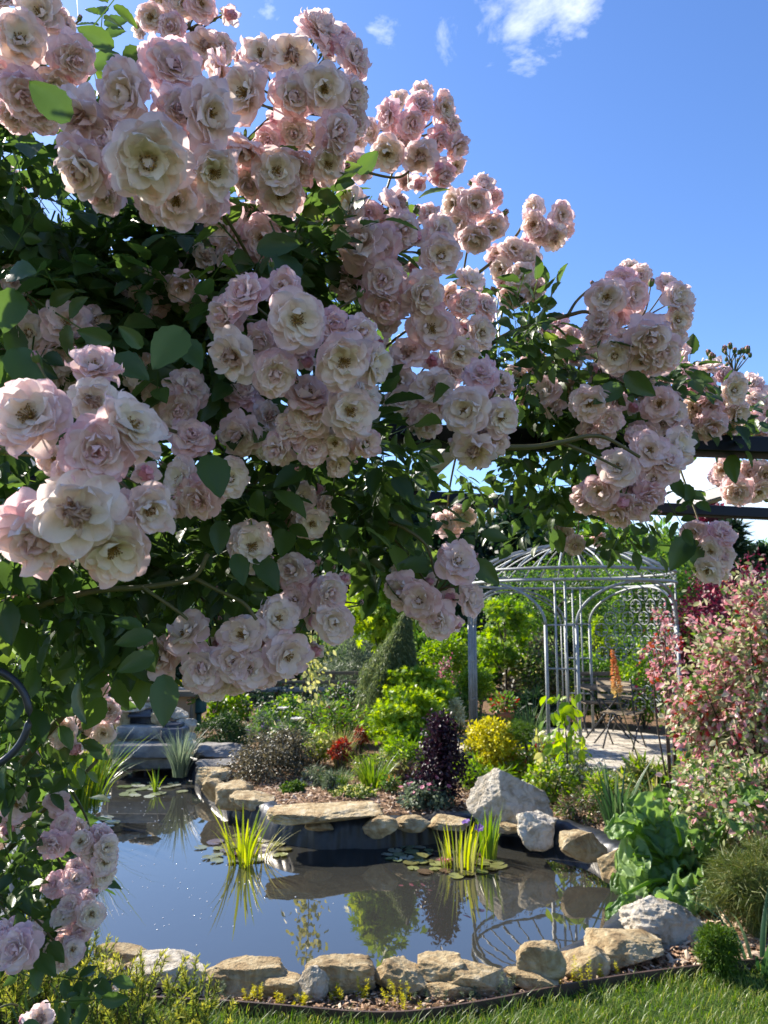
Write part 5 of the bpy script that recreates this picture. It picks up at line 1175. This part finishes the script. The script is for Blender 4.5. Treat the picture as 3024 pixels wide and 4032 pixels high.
def truss(depth, blooms, buds=(), link_=True, label=None, k_face=.80):
    B = [b for b in blooms]; bx = np.array([[b[0], b[1]] for b in B], float); dm = np.mean([b[2] for b in B])
    c = (bx.min(0) + bx.max(0)) / 2; R = max(60, np.abs(bx - c).max(0).max() + dm * .35)
    Rw = R * depth / F
    core = at(c[0], c[1], depth + Rw * .75); cores.append((core, Rw, c, R, depth))
    st = MB()
    items = []
    for b in B:
        q = (np.array(b[:2]) - c) / R; rr = min(1, np.hypot(*q)); dz = math.sqrt(max(0, 1 - rr * rr))
        Y = depth + Rw * .85 * (1 - dz) + depth * .10 * (dm / b[2] - 1)
        p = at(b[0], b[1], Y); s = b[2] * Y / F * 1.21
        tocam = unit(np.array([0, 0, CAMZ]) - p); n = q[0] * np.array([1, 0, 0]) * .85 - q[1] * UPV * .75 + tocam * k_face + rng.normal(size=3) * .17
        kd = b[3] if len(b) > 3 else 'A'; q_ = rng.random()
        if kd == 'B' and b[2] < 130 and q_ < .16: kd = 'C' if q_ < .09 else 'D'
        items.append((kd, p, s * (.82 if kd == 'C' and b[2] > 90 else 1), unit(n)))
    buds = list(buds)
    for q in range(min(3, len(B) // 4)):
        an = rng.uniform(0, 6.283); buds.append((c[0] + R * .85 * math.cos(an), c[1] + R * .85 * math.sin(an), rng.uniform(.22, .34) * min(dm, 150)))
    for b in buds:
        q = (np.array(b[:2]) - c) / R; p = at(b[0], b[1], depth + Rw * .5); items.append(('bud', p, b[2] * depth / F, unit(np.array([q[0], -.3, -q[1]]) + [0, 0, .6])))
    for kd, p, s, n in items:
        a = p - n * s * (.12 if kd != 'bud' else .45); m_ = (a + core) / 2 - n * s * .25 + rng.normal(size=3) * .004
        tube(st, curve([a, m_, core], 4), np.linspace(.0013, .0022, 9), 5, cap=False)
    if link_:
        nd_ = NODES[np.argmin(np.linalg.norm(NODES - core, axis=1) + .3 * np.clip(NODES[:, 1] - core[1], -9, 0) ** 2)]
        L_ = np.linalg.norm(nd_ - core); tube(canes, curve([core, core * .65 + nd_ * .35 + [0, .06 * L_, .10 * L_], nd_], 7), np.linspace(.0018, .0035, 15), 6, cap=False)
    t = st.build('flower_cluster', M['stalk'], None, loc=core); t.parent = rose; t.location = core - root_r
    if label: t['label'] = label
    for kd, p, s, n in items:
        me = BUD if kd == 'bud' else BM[kd][rng.integers(len(BM[kd]))]
        o = bpy.data.objects.new('rose_bud' if kd == 'bud' else 'rose_bloom', me); COL.objects.link(o); o.parent = t; o.location = p - core
        o.rotation_mode = 'QUATERNION'; qv = Vector(n).to_track_quat('Z', 'Y')
        from mathutils import Quaternion
        o.rotation_quaternion = qv @ Quaternion((0, 0, 1), rng.uniform(0, 6.283)); sq = rng.uniform(.92, 1.08)
        o.scale = (s * sq, s / sq, s * rng.uniform(.85, 1.1))
A, B_, C_, D_ = 'A', 'B', 'C', 'D'
truss(.78, [(72,160,205,A),(159,65,180,A),(236,110,140,B_),(285,230,175,B_),(15,20,150,A),(96,370,190,B_),(165,440,160,B_),(60,450,130,B_),(20,300,150,B_),(200,340,150,A)])
truss(.72, [(338,463,215,D_),(333,655,225,B_),(579,622,300,A),(511,376,225,A),(675,268,225,B_),(806,458,235,A),(830,672,200,A),(735,565,140,C_),(690,790,190,A),(800,790,170,B_),(610,800,150,B_),(420,760,140,B_),(440,560,160,B_),(690,430,170,B_)], [(646,388,60),(400,380,45)])
truss(1.0, [(975,376,205,A),(878,284,165,A),(1032,231,160,A),(1148,226,170,D_),(1269,352,180,A),(1143,381,165,B_),(1255,130,175,B_),(1340,160,130,B_),(1388,230,145,B_),(1279,207,110,C_),(1380,376,140,B_),(1322,525,165,B_),(1283,641,150,A),(1390,480,120,B_),(965,569,180,A),(1086,670,170,A),(1172,655,140,A),(1090,477,110,C_),(984,713,140,B_),(1110,757,170,A),(1220,535,100,D_),(1160,520,120,B_),(1060,560,120,B_)])
truss(1.12, [(893,887,170,A),(1028,940,160,A),(927,993,150,B_),(989,848,110,D_),(1070,830,130,A),(860,800,120,B_),(1110,860,90,B_)])
truss(1.25, [(600,70,110,A),(680,110,110,B_),(640,20,95,A),(720,20,105,A),(790,25,120,A),(890,60,115,B_),(800,175,115,B_),(870,190,110,B_),(770,222,100,A),(935,222,80,C_),(690,5,100,A),(560,110,80,A)], [(610,85,40),(845,70,36)])
truss(1.75, [(1250,850,80,B_),(1240,930,85,A),(1180,900,75,B_),(1310,930,75,A),(1130,960,70,B_)])
truss(1.36, [(1533,459,110,B_),(1620,488,110,B_),(1656,420,110,B_),(1740,430,120,A),(1528,599,130,A),(1653,609,130,D_),(1723,546,100,B_),(1785,575,105,A),(1417,647,125,A),(1407,560,85,D_),(1648,712,95,B_),(1740,685,105,B_),(1663,367,85,A),(1465,517,85,A),(1712,647,110,B_),(1595,712,70,D_),(1571,401,80,A),(1770,500,95,B_),(1590,560,90,B_),(1790,650,80,A)])
truss(1.18, [(1378,835,165,A),(1552,821,140,D_),(1282,864,105,C_),(1425,965,190,B_),(1499,970,150,B_),(1581,903,135,B_),(1643,946,110,C_),(1730,912,130,B_),(1725,1004,155,A),(1690,850,95,B_),(1460,850,110,B_),(1374,1116,130,B_),(1508,1106,155,B_),(1658,1154,165,B_),(1508,1193,150,B_),(1615,1053,75,C_),(1759,1159,95,A),(1580,1190,110,B_)], [(1487,832,45),(1640,825,45)])
truss(1.25, [(1827,1193,110,B_),(1909,1210,105,B_),(1846,1111,110,A),(1822,1284,80,C_),(1885,1313,120,A),(1697,1289,165,A),(1537,1255,115,A),(1807,1386,130,A),(1700,1230,100,B_),(1760,1310,100,B_)])
truss(1.25, [(1605,1405,135,D_),(1697,1425,85,C_),(1500,1376,105,B_),(1547,1477,75,C_),(1586,1506,110,A),(1706,1521,140,D_),(1586,1579,120,B_),(1730,1593,105,B_),(1672,1661,130,B_),(1640,1590,110,B_),(1779,1468,100,B_)])
truss(1.15, [(1894,1477,135,B_),(1841,1622,170,A),(1923,1554,70,C_),(1972,1516,95,A),(1967,1641,135,A),(1890,1690,100,B_),(1875,1762,150,D_),(1940,1740,110,B_),(1820,1760,100,B_)])
truss(.90, [(970,1171,195,B_),(1120,1128,130,A),(1086,1165,80,C_),(1163,1263,215,A),(931,1398,190,D_),(893,1248,150,B_),(1033,1335,115,B_),(1081,1470,165,B_),(1206,1412,108,C_),(1346,1417,200,A),(1457,1432,160,A),(1414,1311,130,B_),(1303,1277,125,B_),(1180,1360,110,B_)], [(1136,1133,52),(1165,1500,40)])
truss(.98, [(1206,1571,180,A),(1364,1622,190,A),(1224,1640,150,B_),(1436,1555,120,A),(1316,1738,110,A),(1369,1770,95,B_),(1436,1743,110,A),(1229,1767,115,B_),(1150,1680,130,B_),(1103,1766,130,B_),(1310,1560,120,B_),(1330,1830,85,A)], [(1402,1729,36)])
truss(1.1, [(960,1565,115,B_),(948,1711,155,B_),(1040,1740,120,A),(1050,1640,110,B_),(985,1610,90,C_)])
truss(.66, [(135,1648,285,A),(371,1460,180,A),(366,1575,160,D_),(506,1687,240,A),(386,1774,245,B_),(574,1861,135,C_),(309,2013,285,D_),(159,2100,285,B_),(449,2148,255,A),(579,1999,190,A),(217,1812,110,A),(487,2010,150,B_),(290,1880,150,B_)], [(140,1405,60),(300,1390,60),(475,1575,45),(250,1745,55)])
truss(1.02, [(752,1725,150,B_),(718,1890,150,A),(898,1884,140,A),(784,1960,160,B_),(690,1985,100,B_),(820,1900,100,D_)], [(640,1830,40),(690,1740,45)])
truss(1.02, [(111,1320,150,A),(260,1282,180,A),(222,1407,140,B_),(366,1267,120,A),(240,1490,120,B_),(20,1180,120,B_),(330,1340,120,B_),(40,1420,110,B_)])
truss(1.08, [(660,1484,85,C_),(554,1470,130,A),(742,1528,150,B_),(700,1610,150,B_),(620,1560,110,B_)])
truss(1.1, [(719,1123,120,A),(796,1017,110,B_),(629,1123,65,C_),(660,1060,90,B_),(760,1180,100,B_)])
truss(1.1, [(63,1110,115,B_),(25,1170,100,A),(120,1060,80,C_),(110,1170,95,B_)])
truss(1.12, [(603,1096,90,B_),(560,1180,110,A),(500,1120,80,B_),(620,1200,100,B_)])
truss(1.3, [(48,714,110,B_),(20,850,90,B_),(110,830,80,A)])
truss(1.32, [(1185,1966,115,A),(1094,1984,110,B_),(1276,1990,90,A),(1221,2058,120,A),(1130,2050,90,B_),(1240,1940,80,C_)], [(1100,2080,35)])
truss(1.15, [(982,2151,172,A)], [(1065,2195,34)])
truss(1.28, [(1157,2253,140,B_),(1211,2290,90,B_),(1253,2223,50,C_),(1296,2340,130,B_),(1350,2289,65,C_),(1169,2362,112,A),(1235,2434,97,C_),(1308,2446,140,A),(1247,2548,97,C_),(1270,2400,80,B_)], [(1315,2240,34),(1160,2490,40)])
truss(1.2, [(1085,2440,150,A),(1121,2579,162,A),(1036,2542,72,C_),(958,2500,145,A),(856,2536,72,C_),(747,2500,155,A),(645,2591,162,A),(801,2633,150,B_),(910,2603,140,A),(976,2633,140,A),(838,2681,120,A),(1042,2645,110,B_),(930,2680,100,B_)], [(865,2440,40),(910,2437,40),(820,2490,36)])
truss(1.4, [(1800,2221,155,A),(1588,2327,130,B_),(1660,2361,140,A),(1689,2288,68,C_),(1766,2356,78,C_),(1839,2361,112,A),(1723,2438,130,B_),(1785,2447,70,C_),(1580,2250,80,B_)], [(1803,2300,36),(1755,2150,42),(1870,2195,40)])
truss(2.0, [(1815,2037,95,A),(1750,2060,90,B_),(1690,2120,60,C_),(1780,2080,70,A)])
truss(1.5, [(1875,801,120,A),(1793,806,110,A),(1900,735,100,B_),(1817,880,110,A),(1933,893,110,A),(1875,932,120,A),(1957,879,85,B_),(1800,930,95,B_),(1940,780,80,B_)], [(1908,905,30)])
truss(1.6, [(2110,880,110,A),(2205,850,95,A),(2105,825,90,A),(2185,930,95,D_),(2130,915,100,B_),(2220,900,75,A)])
truss(1.6, [(2020,990,100,A),(2080,1020,100,A),(2050,1090,110,A),(2090,1140,100,A),(2020,1160,100,A),(1960,1010,90,A),(1980,1060,90,A),(2075,960,80,B_),(1990,1110,80,B_)])
truss(1.55, [(2393,1172,140,A),(2484,1163,122,A),(2451,1110,110,B_),(2513,1090,90,B_),(2410,1245,110,B_),(2360,1240,90,B_),(2480,1060,80,A)])
truss(1.5, [(2658,1182,125,A),(2624,1129,85,A),(2658,1259,110,A),(2552,1322,160,B_),(2605,1389,150,B_),(2427,1399,130,A),(2533,1413,130,A),(2369,1270,110,B_),(2340,1320,110,B_),(2690,1230,90,B_),(2460,1340,90,D_),(2640,1330,100,A),(2500,1250,70,D_)], [(2565,1112,42)])
truss(1.68, [(2267,1409,75,C_),(2330,1457,90,B_),(2316,1360,100,A),(2253,1524,90,A),(2240,1330,90,A),(2190,1280,90,B_),(2200,1360,80,B_),(2380,1480,90,A)])
truss(1.75, [(2080,1340,90,A),(2140,1300,95,B_),(2100,1420,85,B_),(2030,1480,80,A),(2190,1450,90,A),(2060,1560,75,B_)])
truss(1.72, [(2400,1530,95,B_),(2480,1480,90,A),(2540,1500,85,B_),(2430,1460,85,A),(2360,1530,80,B_)])
truss(1.55, [(2316,1582,132,A),(2398,1654,102,B_),(2431,1582,85,B_),(2475,1601,75,C_),(2369,1710,90,A),(2158,1546,117,A),(2182,1600,85,B_),(2320,1690,80,B_)])
truss(1.62, [(2600,1592,122,A),(2610,1665,85,A),(2650,1630,95,A),(2513,1703,92,D_),(2552,1710,95,D_),(2672,1703,105,B_),(2560,1560,80,A),(2640,1560,80,B_)], [(2545,1640,36)])
truss(1.8, [(2677,1399,85,A),(2687,1476,92,B_),(2619,1500,65,D_),(2793,1457,90,A),(2788,1524,78,C_),(2788,1592,100,A),(2880,1534,112,A),(2899,1621,92,A),(2798,1674,120,B_),(2725,1669,97,D_),(2865,1679,92,A),(2851,1481,75,B_),(2730,1530,90,B_),(2740,1600,90,A),(2840,1600,80,B_)], [(2748,1445,32),(2845,1455,32),(2845,1665,30)])
truss(2.15, [(2957,1515,92,B_),(2986,1548,82,B_),(2976,1582,92,B_),(2995,1621,84,B_),(2967,1659,92,A),(3005,1664,84,A),(2923,1712,90,A),(2986,1712,92,A),(3030,1590,80,A)])
truss(2.1, [(2851,1852,85,A),(2947,1862,85,A),(3005,1872,95,A),(2900,1930,112,B_),(2980,1930,95,A),(2830,1880,70,B_),(3040,1900,90,A)])
truss(1.5, [(2438,1846,142,A),(2549,1778,132,A),(2623,1815,132,B_),(2660,1765,130,A),(2370,1938,122,A),(2309,1963,112,B_),(2457,1963,112,B_),(2500,1926,85,B_),(2555,1950,112,B_),(2568,1890,112,A),(2432,2015,110,A),(2506,1994,112,B_),(2512,1716,82,A),(2360,1990,80,B_)])
truss(1.75, [(2740,2099,92,A),(2840,2105,102,B_),(2796,2167,92,A),(2846,2191,92,B_),(2790,2241,100,A),(2747,2142,50,C_),(2827,2245,82,A),(2780,2110,80,D_)])
truss(1.95, [(2265,2148,72,B_),(2198,2074,62,B_),(2230,2110,60,A),(2350,2120,55,A)])
truss(1.3, [(72,2400,140,A),(20,2370,60,C_)])
truss(1.6, [(260,2882,112,A),(300,2926,112,B_),(322,2824,62,C_),(340,2868,62,B_)])
truss(1.65, [(427,2803,82,A),(445,2830,50,C_),(409,2882,78,A),(390,2830,60,B_)])
truss(1.75, [(181,2716,72,B_),(217,2687,62,B_),(376,2701,100,A),(200,2740,60,A),(370,2650,50,B_)])
truss(1.6, [(69,3164,112,A),(33,3251,82,C_),(20,3200,82,B_),(108,2990,80,A)])
truss(1.6, [(224,3164,82,A),(253,3244,78,B_),(213,3323,100,B_),(240,3200,70,A)])
truss(1.6, [(315,3269,67,A),(325,3316,80,A),(401,3287,72,B_),(416,3341,82,A),(409,3396,82,A),(405,3443,82,A),(360,3360,70,A),(370,3430,70,B_)])
truss(1.6, [(300,3429,82,B_),(217,3483,82,B_),(300,3472,92,A),(311,3541,42,C_),(362,3508,52,C_),(354,3599,90,A),(253,3606,82,A),(318,3653,82,B_),(282,3689,92,A),(280,3560,80,B_),(340,3550,70,B_)])
truss(1.5, [(22,3689,112,B_),(72,3735,140,B_),(152,3660,52,A),(110,3690,80,A)])
truss(1.6, [(213,3733,58,A),(282,3743,82,A),(250,3780,70,B_)])
truss(2.2, [(152,4010,90,B_),(105,4020,52,C_)])
truss(1.9, [], [])if False else None
# small upright spray of buds against the sky
def budspray(depth, tips, basept):
    core = at(*basept, depth); st = MB(); its = []
    for (x, y, s) in tips:
        p = at(x, y, depth + rng.normal() * .01); tube(st, curve([p, (p + core) / 2 + rng.normal(size=3) * .004, core], 4), np.linspace(.0011, .002, 9), 5, cap=False); its.append((p, s * depth / F))
    t = st.build('bud_spray', M['stalk'], None, loc=core); t.parent = rose; t.location = core - root_r
    for p, s in its:
        o = bpy.data.objects.new('rose_bud', BUD); COL.objects.link(o); o.parent = t; o.location = p - core; o.scale = (s * 1.6, s * 1.6, s * 1.6); o.rotation_euler = (rng.normal() * .25, rng.normal() * .25, rng.random() * 6)
budspray(1.9, [(2852,1374,22),(2875,1362,20),(2857,1388,14),(2893,1380,18),(2910,1387,16),(2925,1380,18),(2943,1377,24),(2953,1398,16),(2895,1400,12),(2930,1408,12),(2860,1415,14),(2905,1418,12)], (2890, 1475))
budspray(1.9, [(2790,1390,22),(2800,1402,22),(2812,1405,16),(2795,1415,14)], (2800, 1460))
# visible canes
def cane(depth, pts, r0, r1):
    P = [at(x, y, depth if np.isscalar(depth) else d) for (x, y), d in zip(pts, depth if not np.isscalar(depth) else [depth] * len(pts))]; c = curve(P, 7); tube(canes, c, np.linspace(r0, r1, len(c)), 7)
cane(1.12, [(60,2430),(137,2392),(365,2328),(583,2310),(757,2273),(820,2180)], .0055, .0035)
cane(1.14, [(757,2273),(850,2320),(957,2374),(1010,2440)], .0035, .0025); cane(1.1, [(560,2312),(690,2400),(740,2440)], .003, .002)
cane(1.42, [(1990,1762),(2110,1758),(2222,1738),(2321,1716),(2400,1730),(2520,1800)], .006, .003); cane(1.43, [(2210,1742),(2330,1790),(2450,1850)], .004, .002)
cane(1.58, [(1931,1353),(2037,1300),(2235,1242),(2327,1233),(2440,1320)], .006, .003); cane(1.57, [(2235,1242),(2275,1180),(2340,1130),(2390,1150)], .0035, .002)
cane(1.3, [(1420,660),(1364,705),(1296,744),(1200,835),(1110,950)], .003, .006); cane(1.36, [(1420,660),(1470,685),(1570,698),(1640,650)], .003, .002)
cane(1.62, [(1850,1100),(1950,1020),(2030,930),(2060,890),(2120,880)], .004, .002)
cane(1.42, [(1500,2050),(1590,2080),(1680,2150),(1710,2250),(1740,2290)], .004, .002)
cane(1.3, [(280,1260),(420,1290),(520,1330),(760,1350)], .006, .004)
canes.build('cane', M['rose_cane'], rose)

# foliage: compound leaves of five to seven serrated leaflets
LV = MB(); STK = (np.array([[-.012, 0, 0], [.012, 0, 0], [.008, 1, 0], [-.008, 1, 0]]), np.array([[0, 1, 2, 3]]))
def compound(P, D, N, S, tint):
    n = len(P); D = unit(D); X = unit(np.cross(D, N)); N = np.cross(X, D)
    for t, sx, sz in ((.42, -1, .78), (.45, 1, .80), (.78, -1, .95), (.80, 1, .95), (1.12, 0, 1.1)):
        keep = rng.random(n) < .95; p = P + D * (S * 2.0 * t)[:, None] + X * (S * .10 * sx)[:, None]
        d = D * (1 if sx == 0 else .50) + X * (sx * .9) + rng.normal(size=(n, 3)) * .16 - UPV * .22; nn_ = N + rng.normal(size=(n, 3)) * .28
        scatter(LV, OVATE, p[keep], d[keep], nn_[keep], (S * sz * rng.uniform(.82, 1.18, n))[keep], np.clip(tint + rng.normal(size=n) * .12, 0, 1)[keep])
    scatter(LV, STK, P, D, N, S * 2.3, tint)
regions = [(140,640,230,210,1.15,.2,60,.050),(250,950,330,260,1.25,.25,110,.05),(560,1030,380,220,1.3,.25,112,.05),(430,1330,430,190,1.3,.2,98,.05),(180,1250,230,250,1.1,.15,46,.055),(1230,1010,230,180,1.35,.2,90,.05),(1080,1050,220,120,1.2,.15,50,.05),(760,1400,260,230,1.25,.2,90,.055),(1330,1770,360,140,1.38,.2,85,.05),(700,1960,380,230,1.35,.2,130,.05),(1430,1950,200,110,1.65,.2,44,.05),(290,2300,290,150,1.3,.18,80,.055),(100,2530,170,130,1.45,.2,50,.05),(850,2230,280,160,1.4,.2,70,.05),(1480,2040,150,70,1.6,.15,26,.052),(2040,1440,190,140,1.7,.2,90,.046),(2250,1690,300,120,1.78,.15,90,.046),(2180,1880,240,70,1.9,.2,44,.046),(2170,2030,130,40,2.0,.1,14,.046),(2420,2100,40,50,1.95,.08,6,.046),(2480,2060,110,30,1.9,.1,8,.046),(1960,1270,110,90,1.62,.1,20,.046),(2480,1520,300,90,1.8,.15,60,.044),(2740,1620,250,80,1.95,.12,50,.044),(60,3260,90,300,1.72,.15,70,.046),(150,3520,120,150,1.75,.15,44,.046),(90,2860,130,170,1.6,.15,50,.046),(1620,2150,100,80,1.62,.12,22,.048),(1750,1820,240,40,1.8,.2,14,.046),(330,150,120,90,1.1,.08,8,.052),(50,1900,80,380,1.0,.1,50,.055),(1250,2060,180,80,1.45,.15,26,.05),(2900,1780,160,40,2.2,.1,16,.044),(700,1150,300,150,1.35,.1,60,.05),(600,2460,100,70,1.25,.08,7,.05),(150,3880,100,60,1.7,.1,10,.05),(2630,1960,60,60,1.75,.05,4,.046),(480,1120,300,160,1.15,.1,36,.055)]
for (x, y, rx, ry, d, dd, n, s) in regions:
    c = at(x, y, d); p, dr = cloud(c, (rx * d / F, dd, ry * d / F), n, .15)
    D = unit(dr * .6 + rng.normal(size=(n, 3)) * .6 + [0, -.25, -.25]); N = unit(rng.normal(size=(n, 3)) * .45 + [0, -.45, .8])
    compound(p, D, N, s * rng.uniform(.75, 1.15, n), np.clip(rng.normal(size=n) * .2 + .45, 0, 1))
# single leaves the picture shows large
def bigleaf(bx, by, tx, ty, d, wr=1.0, tint=.5):
    a, b = at(bx, by, d), at(tx, ty, d - .02); L_ = np.linalg.norm(b - a); tc_ = unit(np.array([0, 0, CAMZ]) - a); scatter(LV, (OVATE[0] * [wr, 1, 1], OVATE[1]), a[None], (b - a)[None], (tc_ + rng.normal(size=3) * .2 + [0, 0, .35])[None], np.array([L_]), np.array([tint]))
for q in [(450,188,298,100,.85),(485,232,330,255,.85),(482,228,582,215,.85),(505,262,400,250,.9),(275,480,112,303,.62,1.2,.15),(725,1295,600,1440,.72,1.2,.75),(712,1335,790,1440,.74,1.0,.3),(560,1370,470,1280,.8),(440,1405,580,1480,.85),(440,1345,300,1300,.85),(648,2655,645,2860,.95,1.0,.45),(610,2580,455,2640,1.0),(605,2500,450,2530,1.0),(560,2470,440,2440,1.02),(1860,2205,1968,2302,1.42),(1700,2230,1560,2220,1.42),(1270,960,1210,870,1.05),(1345,880,1290,790,1.1),(1130,1000,1110,1150,1.0,1.3,.2),(1010,980,1180,950,1.0),(870,2050,860,2180,1.1),(930,2180,960,2300,1.1),(1010,2190,1100,2320,1.15),(820,1790,870,1950,.95,1.2),(60,1370,140,1540,.72,1.0,.5),(30,1080,130,1060,.8,1.3,.5),(60,1140,20,1300,.8),(2450,1520,2340,1580,1.5),(2460,1470,2580,1560,1.5),(2480,1560,2490,1580,1.5),(2700,1905,2720,1990,1.7),(2650,1880,2690,1960,1.7),(2880,1790,2890,1900,1.9),(2720,2110,2640,2240,1.75),(2720,2120,2745,2260,1.75),(100,3720,70,3600,1.5),(150,3760,220,3840,1.5),(140,3790,150,3900,1.5),(280,3070,190,3120,1.6),(230,2660,280,2540,1.5)]: bigleaf(*q)
LV.build('foliage', M['rose_leaf'], rose)
